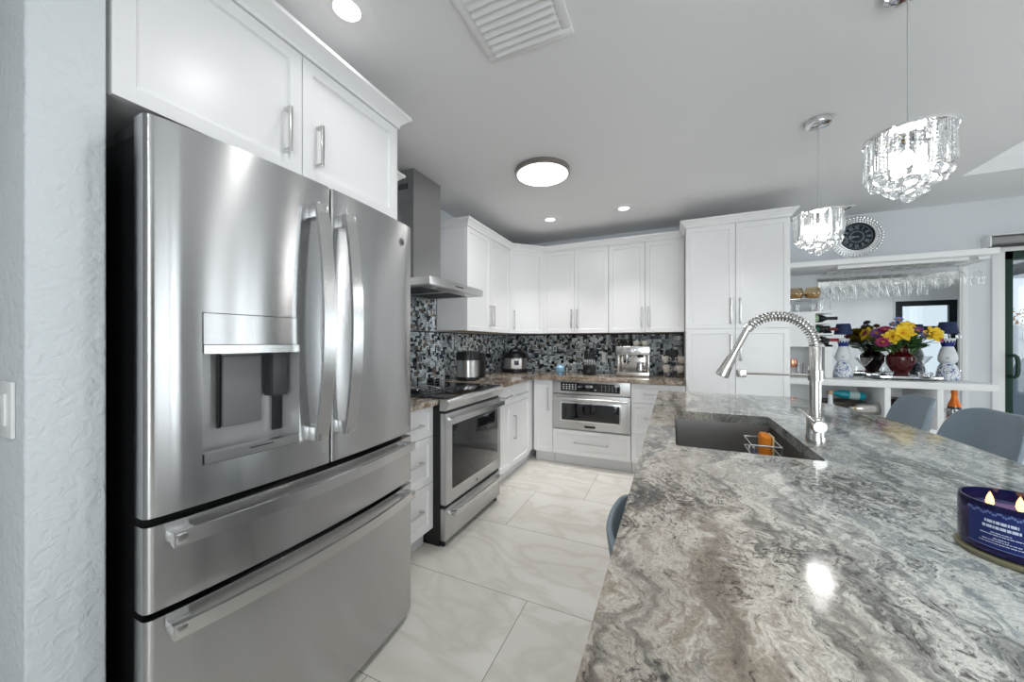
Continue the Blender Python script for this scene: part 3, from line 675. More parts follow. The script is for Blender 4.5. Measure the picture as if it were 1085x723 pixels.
# ------------------------------------------------------------------ range
rg_ = thing('kitchen_range', 'slide-in stainless range with black glass cooktop and oven door', 'range', (-1.6, 2.185, 0))
RY0, RY1 = 1.803, 2.567
obj('body', BX(-1.94, -1.30, RY0, RY1, .03, .898, .003), M_black, rg_)
obj('kick_plate', BX(-1.90, -1.31, RY0+.01, RY1-.01, .001, .03), M_black, rg_)
M_steelR = steel('range_stainless', (.60, .60, .60), .30, 'Z', .25, .95)
bm = bmesh.new(); bx(bm, -1.935, -1.262, RY0-.004, RY1+.004, .9155, .922, .002); obj('cooktop', bm, M_gloss, rg_)
bm = bmesh.new()
for (x, y, r) in ((-1.46, 2.0, .10), (-1.46, 2.38, .085), (-1.76, 1.99, .075), (-1.76, 2.38, .10), (-1.62, 2.185, .06)): lathe(bm, [(r-.002, .9222), (r, .9226), (r+.002, .9222)], (x, y, 0), 40, capb=False, capt=False)
obj('burner_rings', bm, M_dark, rg_)
# bullnose control front: prism in the x-z plane
bm = bmesh.new(); poly = [(-1.30, .9150), (-1.262, .9150), (-1.235, .904), (-1.228, .893), (-1.262, .842), (-1.30, .842)]
a = [bm.verts.new((x, RY0, z)) for x, z in poly]; b_ = [bm.verts.new((x, RY1, z)) for x, z in poly]
bm.faces.new(a); bm.faces.new(b_[::-1])
for i in range(6): bm.faces.new((a[i], a[(i+1) % 6], b_[(i+1) % 6], b_[i]))
obj('control_panel', bm, M_steelR, rg_, ang=25)
dd = obj('oven_door', BX(-1.30, -1.258, RY0+.004, RY1-.004, .262, .825, .004), M_steelR, rg_)
obj('oven_window', BX(-1.259, -1.2555, RY0+.075, RY1-.06, .345, .745, .001), M_gloss, dd)
bm = bmesh.new(); n = 16; g = []
for i in range(n+1):
    t = i/n; y = RY0+.03+(RY1-RY0-.06)*t; x = -1.205+.012*(1-(2*t-1)**2)
    g.append([bm.verts.new(v) for v in ((x-.014, y, .775), (x, y, .772), (x, y, .806), (x-.014, y, .803))])
for a, b_ in zip(g, g[1:]):
    for k in range(4): bm.faces.new((a[k], a[(k+1) % 4], b_[(k+1) % 4], b_[k]))
bm.faces.new(g[0]); bm.faces.new(g[-1][::-1])
for y in (RY0+.032, RY1-.067): bx(bm, -1.259, -1.208, y, y+.035, .778, .80, .003)
obj('handle', bm, M_hdl, dd)
badge(R_x(-1.2578, 2.185, .295), .011, dd, M_steel2, M_dark)
dd = obj('storage_drawer', BX(-1.30, -1.262, RY0+.004, RY1-.004, .042, .238, .004), M_steelR, rg_)
bm = bmesh.new(); bx(bm, -1.222, -1.21, RY0+.04, RY1-.04, .19, .222, .003)
for y in (RY0+.04, RY1-.075): bx(bm, -1.263, -1.215, y, y+.035, .194, .218, .003)
obj('handle', bm, M_hdl, dd)
bm = bmesh.new(); bx(bm, -1.30, -1.27, RY0+.01, RY1-.01, .24, .262); obj('drawer_gap', bm, M_black, rg_); obj('vent_gap', BX(-1.30, -1.275, RY0+.01, RY1-.01, .825, .842), M_black, rg_)
for y in (RY0+.03, RY1-.03): obj('foot', LT([(.014, .001), (.014, .04)], (-1.295, y, 0), 12), M_black, rg_)
# spoon rest + ladle on the cooktop
sr = thing('spoon_rest', 'silver ladle-shaped spoon rest on the cooktop beside the refrigerator', 'spoon rest', (-1.55, 1.95, .922))
bm = bmesh.new(); lathe(bm, [(.0, .925), (.045, .926), (.062, .938), (.068, .950), (.065, .952), (.058, .941), (.04, .930), (0, .929)], (-1.62, 1.93, 0), 28); obj('bowl', bm, M_chrome, sr)
bm = bmesh.new(); tube(bm, [(-1.62, 1.985, .951), (-1.60, 2.03, .957), (-1.575, 2.08, .950), (-1.55, 2.12, .934), (-1.54, 2.14, .930)], .012, 8, flat=.4); obj('handle', bm, M_chrome, sr)
tv = thing('trivet', 'round black iron trivet under the silver spoon rest', 'trivet', (-1.62, 1.93, .922))
bm = bmesh.new()
for r in (.03, .055, .08): tube(bm, [(-1.62+r*math.cos(2*PI*i/24), 1.93+r*math.sin(2*PI*i/24), .9235) for i in range(24)], .0012, 6, True)
obj('ring_grid', bm, M_black, tv)
# ------------------------------------------------------------------ range hood
hd = thing('range_hood', 'stainless chimney range hood on the mosaic wall above the range', 'range hood', (-1.95, 2.16, 1.63))
cnp = obj('canopy', BX(-1.95, -1.385, 1.815, 2.505, 1.632, 1.682, .0015), M_steelR, hd)
bm = bmesh.new(); prism(bm, [(-1.95, 2.0), (-1.665, 2.0), (-1.665, 2.32), (-1.95, 2.32)], 1.681, CEIL-.003); obj('chimney', bm, steel('hood_chimney_steel', (.46, .46, .46), .24, 'Z', .25, .9), hd)
bm = bmesh.new(); bx(bm, -1.93, -1.405, 1.835, 2.485, 1.6285, 1.633, .001); obj('filter_panel', bm, M_steel2, cnp)
for y in (1.86, 2.17):
    bm = bmesh.new()
    for i in range(9): bx(bm, -1.85, -1.50, y+.02+i*.028, y+.032+i*.028, 1.6262, 1.6287)
    obj('grease_filter', bm, M_dark, cnp)
bm = bmesh.new(); lathe(bm, [(.022, 1.627), (.022, 1.6287)], (-1.45, 1.95, 0), 18); lathe(bm, [(.022, 1.627), (.022, 1.6287)], (-1.45, 2.37, 0), 18); obj('lamp', bm, M_white, cnp)
obj('button_strip', BX(-1.3855, -1.3835, 2.11, 2.21, 1.652, 1.662), M_dark, cnp)
bm = bmesh.new()
for i in range(5): bx(bm, -1.80+i*.018, -1.79+i*.018, 1.9985, 2.0002, 2.36, 2.40)
obj('vent_slots', bm, M_black, hd)
# ------------------------------------------------------------------ built-in oven
ov = thing('built_in_oven', 'stainless built-in oven with black control panel under the back counter', 'oven', (-.745, 3.6, .39))
FO = F_back(3.57)
bm = bmesh.new(); bx(bm, -1.125, -.365, .0005, .010, .385, .876, .001); obj('body', bm, M_steel2, ov, FO)
obj('control_fascia', BX(-1.130, -.360, .010, .030, .742, .876, .002), M_steelR, ov, FO)
cp = obj('control_panel', BX(-1.045, -.455, .030, .0325, .768, .856, .001), M_gloss, ov, FO)
M_led = mat('panel_print', srgb(210, 214, 216), .5, emit=(.8, .85, .9), es=.5)
bm = bmesh.new(); rnd = random.Random(2)
for i in range(5):
    for j in range(3): bx(bm, -1.02+i*.031, -1.006+i*.031, .0325, .0333, .79+j*.021, .797+j*.021)
for i in range(5):
    for j in range(3): bx(bm, -.63+i*.034, -.624+i*.034, .0325, .0333, .79+j*.021, .794+j*.021)
bx(bm, -.86, -.845, .0325, .0333, .815, .82); bx(bm, -.70, -.68, .0325, .0333, .79, .794)
M_o = FO @ Matrix(((1, 0, 0, -.755), (0, 0, 1, .0325), (0, 1, 0, .822), (0, 0, 0, 1)))
obj('printed_keys', bm, M_led, cp, FO)
obj('clock_digits', text_bm('10:28', .032, M_o), M_led, cp)
dr_ = obj('oven_door', BX(-1.130, -.360, .010, .034, .388, .735, .002), M_steelR, ov, FO)
wf = obj('window_trim', BX(-1.048, -.445, .034, .0365, .462, .660, .001), mat('bright_steel', (.7, .7, .7), .2, 1), dr_, FO)
obj('oven_window', BX(-1.033, -.460, .0365, .039, .476, .646, .001), M_gloss, dr_, FO)
bm = bmesh.new(); lathe(bm, [(.011, -1.112), (.011, -.378)], (0, .072, .695), 14, 'X')
for u in (-1.09, -.40): bx(bm, u-.01, u+.01, .033, .072, .687, .703, .002)
obj('handle', bm, M_nickel, dr_, FO)
bp = obj('brand_plate', BX(-.80, -.69, .034, .036, .408, .430, .001), M_black, dr_, FO)
obj('vent_slit', BX(-1.128, -.362, .012, .028, .7355, .7415), M_black, ov, FO)
# ------------------------------------------------------------------ counter appliances
pc = thing('multi_cooker', 'tall black and steel cooker with wire handle beside the range', 'cooker', (-1.74, 2.86, .915))
cx, cy = -1.74, 2.86
obj('steel_wrap', LT([(.108, .945), (.108, 1.10)], (cx, cy, 0), 40, capb=False, capt=False), M_steelR, pc)
obj('base', LT([(.105, .916), (.112, .92), (.112, .946), (.106, .948)], (cx, cy, 0), 40), M_black, pc)
obj('lid', LT([(.107, 1.10), (.113, 1.102), (.113, 1.16), (.105, 1.178), (.06, 1.186), (0, 1.186)], (cx, cy, 0), 40), M_black, pc)
bm = bmesh.new(); tube(bm, [(cx-.03, cy-.07, 1.175), (cx-.03, cy-.07, 1.215), (cx-.03, cy-.06, 1.222), (cx-.03, cy+.06, 1.222), (cx-.03, cy+.07, 1.215), (cx-.03, cy+.07, 1.175)], .006, 8); obj('handle', bm, M_chrome, pc)
obj('control_column', BX(cx+.03, cx+.125, cy+.045, cy+.12, .93, 1.165, .012), M_black, pc)
bm = bmesh.new()
for i in range(3):
    for j in range(7): bx(bm, cx+.046+i*.023, cx+.058+i*.023, cy+.0425, cy+.0452, .96+j*.022, .967+j*.022)
obj('keypad', bm, mat('key_grey', srgb(120, 124, 130), .5), pc)
ip = thing('pressure_cooker', 'short round steel and black pressure cooker in the counter corner', 'cooker', (-1.70, 3.87, .915))
cx, cy = -1.70, 3.87
obj('steel_wrap', LT([(.142, .955), (.142, 1.085)], (cx, cy, 0), 44, capb=False, capt=False), M_steelR, ip)
obj('base', LT([(.135, .916), (.147, .925), (.147, .957), (.14, .958)], (cx, cy, 0), 44), M_black, ip)
obj('lid', LT([(.14, 1.083), (.152, 1.085), (.152, 1.105), (.135, 1.135), (.09, 1.152), (.03, 1.158), (0, 1.158)], (cx, cy, 0), 44), M_black, ip)
bm = bmesh.new(); tube(bm, [(cx-.06, cy, 1.145), (cx-.05, cy-.01, 1.185), (cx, cy-.015, 1.195), (cx+.05, cy-.01, 1.185), (cx+.06, cy, 1.145)], .011, 8); obj('handle', bm, M_black, ip)
an = math.radians(-62); Mip = Matrix.Translation((cx, cy, 0)) @ Matrix.Rotation(an, 4, 'Z')
o = obj('control_panel', BX(.125, .158, -.062, .062, .962, 1.075, .012), M_white, ip, Mip)
obj('display', BX(.1575, .1595, -.026, .026, 1.005, 1.055, .002), mat('navy_display', srgb(36, 44, 62), .2), o, Mip)
obj('side_handle', BX(-.03, .03, -.175, -.14, 1.06, 1.085, .008), M_black, ip, Mip); obj('side_handle', BX(-.03, .03, .14, .175, 1.06, 1.085, .008), M_black, ip, Mip)
bl_ = thing('timer_ball', 'small pale blue ball-shaped gadget on the counter left of the oven', 'gadget', (-1.11, 3.74, .915))
bm = bmesh.new(); ball(bm, (-1.11, 3.74, .976), .049, 3); obj('sphere', bm, mat('pale_blue_ceramic', srgb(140, 182, 214), .25), bl_)
obj('base_ring', LT([(.03, .916), (.034, .918), (.028, .936), (.024, .936)], (-1.11, 3.74, 0), 24), mat('pale_blue_base', srgb(128, 160, 190), .4), bl_)
bm = bmesh.new(); tube(bm, [(-1.11+.0495*math.cos(2*PI*i/30), 3.74+.0495*math.sin(2*PI*i/30), .985) for i in range(30)], .0018, 6, True); obj('seam', bm, mat('pale_blue_seam', srgb(96, 130, 165), .4), bl_)
kb = thing('knife_block', 'black knife block full of black-handled knives on the back counter', 'knife block', (-.81, 3.84, .915))
bm = bmesh.new(); bx(bm, -.872, -.752, 3.79, 3.90, .916, 1.02, .004); obj('block', bm, M_black, kb)
bm = bmesh.new()
lathe(bm, [(.018, 0), (.018, .0015), (0, .0015)], n=20, M=Matrix(((1, 0, 0, -.812), (0, 0, -1, 3.79), (0, 1, 0, .96), (0, 0, 0, 1)))); obj('emblem', bm, M_dark, kb)
for i in range(5):
    u = -.862+i*.025; lean = .03
    k = obj('knife', BX(u-.007, u+.007, 3.835, 3.838, 1.01, 1.085, .0005), M_chrome, kb)
    bm = bmesh.new(); tube(bm, [(u, 3.837, 1.082), (u, 3.842, 1.11), (u-.002, 3.85, 1.155), (u+.003, 3.858, 1.172)], .0120, 8, flat=.75); obj('knife_handle', bm, M_black, k)
for j in range(3):
    u = -.855+j*.04; k = obj('knife', BX(u-.007, u+.007, 3.868, 3.871, 1.0, 1.11, .0005), M_chrome, kb)
    bm = bmesh.new(); tube(bm, [(u, 3.87, 1.108), (u, 3.876, 1.14), (u, 3.885, 1.195)], .0120, 8, flat=.75); obj('knife_handle', bm, M_black, k)
ot = thing('wall_outlet', 'narrow white outlet cover on the mosaic wall beside the knife block', 'outlet', (-.70, 4.16, 1.10))
obj('cover_plate', BX(-.735, -.695, 4.152, 4.1615, 1.035, 1.155, .003), M_white, ot); obj('plug', BX(-.727, -.703, 4.125, 4.153, 1.08, 1.12, .006), M_white, ot)
ot = thing('wall_outlet', 'dark outlet plate on the mosaic wall above the mug stand', 'outlet', (.0, 4.16, 1.13))
obj('cover_plate', BX(-.06, .055, 4.153, 4.1615, 1.07, 1.19, .003), M_dark, ot); obj('plug', BX(-.018, .012, 4.12, 4.154, 1.10, 1.14, .006), M_black, ot)
# espresso machine
es = thing('espresso_machine', 'stainless espresso machine with cups on top on the back counter', 'coffee machine', (-.36, 3.92, .915))
M_es = mat('espresso_steel', (.62, .59, .56), .25, 1)
EX0, EX1, EY0, EY1 = -.525, -.205, 3.80, 4.10
obj('base', BX(EX0, EX1, EY0-.02, EY1, .918, .962, .004), M_es, es)
obj('foot_strip', BX(EX0+.005, EX1-.005, EY0-.015, EY1-.005, .915, .92), M_black, es)
obj('back_body', BX(EX0+.01, EX1-.01, EY0+.12, EY1, .961, 1.14, .003), M_es, es)
obj('head', BX(EX0-.004, EX1+.004, EY0-.005, EY1, 1.137, 1.226, .006), mat('espresso_head_steel', (.72, .71, .70), .22, 1), es)
obj('side_panel', BX(EX0+.002, EX0+.026, EY0+.02, EY0+.13, .961, 1.139, .002), M_es, es); obj('side_panel', BX(EX1-.026, EX1-.002, EY0+.02, EY0+.13, .961, 1.139, .002), M_es, es)
Mf = Matrix(((1, 0, 0, -.365), (0, 0, -1, EY0-.005), (0, 1, 0, 1.185), (0, 0, 0, 1)))
o = obj('pressure_gauge', lathe(bmesh.new(), [(.027, 0), (.027, .006), (.023, .007), (.022, .004), (0, .004)], n=28, M=Mf), M_chrome, es)
obj('gauge_face', lathe(bmesh.new(), [(.021, .0042), (0, .0046)], n=24, M=Mf), mat('gauge_white', srgb(235, 235, 240), .3), o)
bm = bmesh.new(); lathe(bm, [(.034, 1.10), (.036, 1.137)], (-.43, EY0+.06, 0), 24); obj('group_head', bm, M_chrome, es)
o = obj('portafilter', LT([(.02, 1.055), (.034, 1.07), (.036, 1.10)], (-.43, EY0+.06, 0), 24), M_chrome, es)
bm = bmesh.new(); tube(bm, [(-.43, EY0+.03, 1.083), (-.43, EY0-.05, 1.075), (-.432, EY0-.09, 1.07)], .013, 10); obj('grip', bm, M_black, o)
bm = bmesh.new(); tube(bm, [(-.43, EY0+.06, 1.055), (-.44, EY0+.06, 1.035)], .008, 8); obj('spout', bm, M_chrome, o)
bm = bmesh.new(); lathe(bm, [(.03, 1.115), (.03, 1.137)], (-.295, EY0+.07, 0), 20); obj('grinder_outlet', bm, M_black, es)
bm = bmesh.new(); tube(bm, [(-.225, EY0+.02, 1.137), (-.215, EY0, 1.10), (-.222, EY0-.01, 1.0)], .005, 8); obj('steam_wand', bm, M_chrome, es)
bm = bmesh.new()
for i in range(9): bx(bm, EX0+.03+i*.03, EX0+.05+i*.03, EY0-.01, EY0+.10, .9615, .9635)
obj('drip_grid', bm, M_dark, es)
obj('bean_hopper', LT([(.05, 1.226), (.065, 1.25), (.065, 1.29), (.06, 1.30), (0, 1.30)], (-.44, 4.0, 0), 28), thin_glass('smoked_plastic', (.12, .12, .13)), es)
jg = thing('milk_jug', 'steel milk jug standing on the espresso machine drip tray', 'jug', (-.295, EY0+.05, .964))
obj('body', LT([(.038, .964), (.04, .968), (.04, .99), (.031, 1.04), (.034, 1.062), (.032, 1.062), (.029, 1.04), (.0, .97)], (-.295, EY0+.05, 0), 28), M_chrome, jg)
bm = bmesh.new(); tube(bm, [(-.262, EY0+.05, 1.05), (-.235, EY0+.05, 1.045), (-.235, EY0+.05, .99), (-.258, EY0+.05, .985)], .004, 8); obj('handle', bm, M_chrome, jg)
M_cup = mat('cream_porcelain', srgb(226, 220, 210), .25)
def cup(name, label, x, y, z, m, r=.034, h=.055, group=None, ha=0):
    c = thing(name, label, 'cup', (x, y, z), ha, group)
    obj('bowl', LT([(r*.6, 0), (r*.68, .003), (r*.95, h*.5), (r, h), (r*.93, h), (r*.85, h*.5), (r*.5, .008), (0, .008)], n=24), m, c, local=True)
    bm = bmesh.new(); tube(bm, [(r*.95, 0, h*.8), (r*1.5, 0, h*.78), (r*1.55, 0, h*.4), (r*.9, 0, h*.3)], .004, 8); obj('handle', bm, m, c, local=True); return c
cup('espresso_cup', 'cream cup on top of the espresso machine, nearer the hopper', -.345, 3.94, 1.2265, M_cup, ha=-.6)
cup('espresso_cup', 'cream cup on top of the espresso machine, at its right end', -.262, 3.94, 1.2265, M_cup, ha=-.4)
bm = bmesh.new(); tube(bm, [(-.205, 4.09, .95), (-.16, 4.08, .922), (-.10, 4.0, .920), (-.085, 4.03, .925), (-.07, 4.1, .99), (-.02, 4.125, 1.10), (-.004, 4.118, 1.118)], .0035, 6)
tag(obj('power_cord', bm, M_black), 'black cord from the espresso machine up to the dark outlet', 'cord')
ms = thing('mug_stand', 'dark metal mug stand near the pantry on the back counter', 'mug stand', (.01, 3.92, .915))
bm = bmesh.new(); lathe(bm, [(.055, .916), (.055, .924), (.0, .926)], (.01, 3.92, 0), 28); obj('base', bm, M_dark, ms)
bm = bmesh.new(); tube(bm, [(.01, 3.92, .92), (.01, 3.92, 1.15)], .005, 8)
obj('post', bm, M_dark, ms)
for k, (a, z) in enumerate(((PI, 1.12), (0, 1.12), (PI*1.2, 1.03), (-.3, 1.03), (PI*1.5, 1.08))):
    bm = bmesh.new(); tube(bm, [(.01, 3.92, z-.015), (.01+.03*math.cos(a), 3.92+.03*math.sin(a), z), (.01+.05*math.cos(a), 3.92+.05*math.sin(a), z+.014)], .003, 6); obj('hook', bm, M_dark, ms)
M_mug = mat('grey_mug', srgb(196, 190, 184), .3)
for k, (dx, dy, z, lab) in enumerate(((-.075, -.01, 1.055, 'grey-white mug hanging highest on the side of the stand nearer the espresso machine'), (.075, -.01, 1.055, 'grey-white mug hanging highest on the pantry side of the stand'),
        (-.065, -.045, .965, 'grey-white mug hanging low on the espresso machine side of the stand'), (.062, -.045, .965, 'grey-white mug hanging low on the pantry side of the stand'))):
    cup('mug', lab, .01+dx, 3.92+dy, z, M_mug, .036, .07, None, PI if dx > 0 else 0)
# ------------------------------------------------------------------ faucet, caddy, candle
fa = thing('kitchen_faucet', 'tall stainless pull-down faucet with coiled spring arch on the island', 'faucet', (.455, 1.56, .914))
fx0, fy0 = .455, 1.56
M_fau = mat('faucet_steel', (.60, .585, .56), .22, 1)
obj('base', LT([(.027, .9145), (.027, .935), (.025, .938), (.025, 1.0), (.0215, 1.004)], (fx0, fy0, 0), 32), M_fau, fa)
obj('column', LT([(.0165, 1.0), (.0165, 1.245), (.0135, 1.25), (0, 1.25)], (fx0, fy0, 0), 28), M_fau, fa)
obj('collar', LT([(.0165, 1.128), (.021, 1.129), (.021, 1.165), (.0165, 1.166)], (fx0, fy0, 0), 28), M_fau, fa)
Ml = Matrix(((1, 0, 0, fx0), (0, 0, -1, fy0-.02), (0, 1, 0, .975), (0, 0, 0, 1)))
lv = obj('lever_hub', lathe(bmesh.new(), [(.021, 0), (.021, .022), (.019, .025), (0, .025)], n=28, M=Ml), M_fau, fa)
bm = bmesh.new(); tube(bm, [(fx0-.008, fy0-.035, .985), (fx0-.062, fy0-.05, 1.035)], .0042, 8); obj('lever', bm, M_fau, lv)
arch = []
for i in range(41):
    t = i/40; a = PI*t*.93
    arch.append(Vector((fx0-.105+.105*math.cos(a)-.010*t, fy0, 1.25+.105*math.sin(a)*1.02)))
arch += [Vector((arch[-1].x-.004*k-.0012*k*k, fy0, arch[-1].z-.016*k)) for k in (1, 2, 3)]
bm = bmesh.new(); tube(bm, arch, .0085, 10); obj('hose', bm, M_steel2, fa)
pts = []; cl = [0]
for a, b_ in zip(arch, arch[1:]): cl.append(cl[-1]+(b_-a).length)
turns = 24; Ls = cl[33]
for i in range(turns*10):
    s = Ls*i/(turns*10); k = max(j for j in range(len(cl)-1) if cl[j] <= s); f = (s-cl[k])/(cl[k+1]-cl[k]); p = arch[k].lerp(arch[k+1], f); t = (arch[k+1]-arch[k]).normalized()
    n1 = Vector((0, 1, 0)); n2 = t.cross(n1); a = 2*PI*i/10
    pts.append(p+(n1*math.cos(a)+n2*math.sin(a))*.0160)
bm = bmesh.new(); tube(bm, pts, .0028, 6); obj('spring_coil', bm, M_fau, fa)
d = (arch[-1]-arch[-4]).normalized(); h0 = arch[-1]
bm = bmesh.new(); tube(bm, [arch[33], arch[35]], .0165, 16); tube(bm, [arch[35]+d*.0, arch[-1]], .012, 14); obj('hose_sleeve', bm, M_fau, fa)
hp = [h0, h0+d*.02, h0+d*.022, h0+d*.075, h0+d*.085, h0+d*.10]
bm = bmesh.new(); tube(bm, hp, .016, 24, rad=[.013, .014, .0165, .0205, .023, .0235]); sh = obj('spray_head', bm, M_fau, fa)
bm = bmesh.new(); tube(bm, [h0+d*.099, h0+d*.102], .019, 24); obj('nozzle_face', bm, M_dark, sh)
hx = (h0+d*.06); ax0 = hx.x+.032
bm = bmesh.new(); tube(bm, [(fx0-.015, fy0, 1.147), (ax0+.03, fy0, 1.147)], .0042, 8); obj('support_arm', bm, M_fau, fa)
bm = bmesh.new(); bx(bm, ax0, ax0+.030, fy0-.014, fy0+.014, 1.133, 1.161, .003); obj('docking_clip', bm, M_fau, fa)
cd = thing('sponge_caddy', 'chrome wire sponge caddy hanging inside the sink', 'caddy', (.32, 1.67, .80))
def wire(name, pts, closed=True, r=.0032):
    bm = bmesh.new(); tube(bm, pts, r, 8, closed); obj(name, bm, M_nickel, cd)
cx0, cx1, cy0, cy1 = .275, .37, 1.60, 1.75
wire('top_rail', [(cx0, cy0, .872), (cx1, cy0, .872), (cx1, cy1, .872), (cx0, cy1, .872)])
wire('middle_rail', [(cx0, cy0, .835), (cx1, cy0, .835), (cx1, cy1, .835), (cx0, cy1, .835)])
wire('bottom_rail', [(cx0, cy0, .80), (cx1, cy0, .80), (cx1, cy1, .80), (cx0, cy1, .80)])
for x, y in ((cx0, cy0), (cx1, cy0), (cx1, cy1), (cx0, cy1)): wire('upright', [(x, y, .80), (x, y, .872)], False)
for k in range(4): wire('floor_wire', [(cx0, cy0+.03+k*.03, .80), (cx1, cy0+.03+k*.03, .80)], False)
bm = bmesh.new(); bx(bm, .315, .348, 1.635, 1.715, .804, .905, .012, 4); sp_ = tag(obj('sponge', bm, wall_mat('orange_sponge', srgb(238, 140, 40), .6, 160)), 'orange sponge standing in the sink caddy', 'sponge')
bm = bmesh.new(); bx(bm, .3485, .3555, 1.637, 1.713, .806, .901, .003); obj('scrub_side', bm, mat('pale_scrub', srgb(214, 196, 150), .8), sp_)
br = thing('dish_brush', 'small navy and white dish brush in the sink caddy', 'brush', (.295, 1.66, .80))
bm = bmesh.new(); tube(bm, [(.295, 1.62, .825), (.295, 1.70, .829)], .009, 10); obj('handle', bm, mat('navy_plastic', srgb(30, 44, 96), .4), br)
bm = bmesh.new(); bx(bm, .284, .306, 1.70, 1.726, .812, .84, .004); obj('bristles', bm, M_white, br)
ca = thing('candle_jar', 'navy blue glass candle with three lit wicks at the island edge', 'candle', (.515, .852, .914))
cx, cy, cr_ = .512, .858, .064
tag(obj('coaster', LT([(.066, .9145), (.068, .917), (.068, .921), (.066, .923)], (cx, cy, 0), 48), mat('olive_wood', srgb(112, 108, 84), .5)), 'round olive-brown coaster under the blue candle', 'coaster')
M_jar = mat('navy_glass', srgb(40, 42, 96), .05, spec=.6, trans=.7, ior=1.3)
obj('jar', LT([(.055, .9235), (.062, .926), (cr_, .935), (cr_, .998), (.0625, 1.004), (.0595, 1.004), (.0590, .998), (.0590, .985)], (cx, cy, 0), 56, capt=False), M_jar, ca)
obj('wax', LT([(.0585, .93), (.0588, .978), (.056, .981), (0, .979)], (cx, cy, 0), 48), mat('violet_wax', srgb(126, 110, 158), .25, emit=srgb(200, 120, 150), es=.12), ca)
M_flame = mat('flame', (1, .6, .2), .5, emit=(1, .42, .10), es=9)
for q in (-.030, 0, .030):
    wx, wy = cx+q*.94, cy-q*.33
    bm = bmesh.new(); tube(bm, [(wx, wy, .978), (wx, wy, .988)], .0012, 6); w_ = obj('wick', bm, M_black, ca)
    obj('flame', LT([(0, .985), (.0035, .990), (.0048, .995), (.0035, 1.003), (.001, 1.010), (0, 1.012)], (wx, wy, 0), 14), M_flame, w_)
def jar_patch(a0, a1, z0, z1, off, n=14):
    bm = bmesh.new(); g = []
    for i in range(n+1):
        a = a0+(a1-a0)*i/n; g.append([bm.verts.new((cx+(cr_+o)*math.cos(a), cy+(cr_+o)*math.sin(a), z)) for o, z in ((off, z0), (off, z1))])
    for a, b_ in zip(g, g[1:]): bm.faces.new((a[0], b_[0], b_[1], a[1]))
    return bm
A0, A1 = 3.30, 4.62
lb = obj('label', jar_patch(A0, A1, .937, .995, .0004), mat('label_navy', srgb(24, 40, 104), .45), ca)
bm = bmesh.new(); n = 34
for i in range(n):      # scalloped pale border
    a = A0+(A1-A0)*i/(n-1); z = .9915+.0020*math.sin(i*1.4)
    merge(bm, jar_patch(a-.016, a+.016, z-.0022, z+.0012, .0008, 1))
for i in range(16):
    z = .940+i*.0034; a = A1-.03+.022*math.sin(i*1.5); merge(bm, jar_patch(a-.035, a+.015, z-.0014, z+.0014, .0008, 1))
merge(bm, jar_patch(A0, A1, .9375, .9385, .0008))
obj('label_border', bm, mat('label_silver_blue', srgb(112, 130, 182), .4), lb)
bm = bmesh.new()
def curved_text(s, size, ac, zc):
    t = text_bm(s, size, Matrix.Identity(4), .0001)
    for v in t.verts:
        a = ac+v.co.x/cr_; zz = zc+v.co.y; v.co = (cx+(cr_+.0009+v.co.z)*math.cos(a), cy+(cr_+.0009+v.co.z)*math.sin(a), zz)
    return t
am = (A0+A1)/2-.06
for i, (w_, z, h) in enumerate(((.26, .9785, .0045), (.30, .9705, .0045), (.16, .962, .0014), (.34, .9585, .0014), (.12, .953, .0014), (.30, .9495, .0012), (.36, .9455, .0012))):
    k = max(3, int(w_/.05)); x = am-w_
    while x < am+w_:       # short strokes in place of the unreadable words
        l_ = .03+.03*((i*7+int(x*100)) % 3); merge(bm, jar_patch(x, min(x+l_, am+w_), z-h/2, z+h/2, .0009, 2)); x += l_+.012
obj('label_print', bm, mat('label_white', srgb(205, 215, 235), .5), lb)
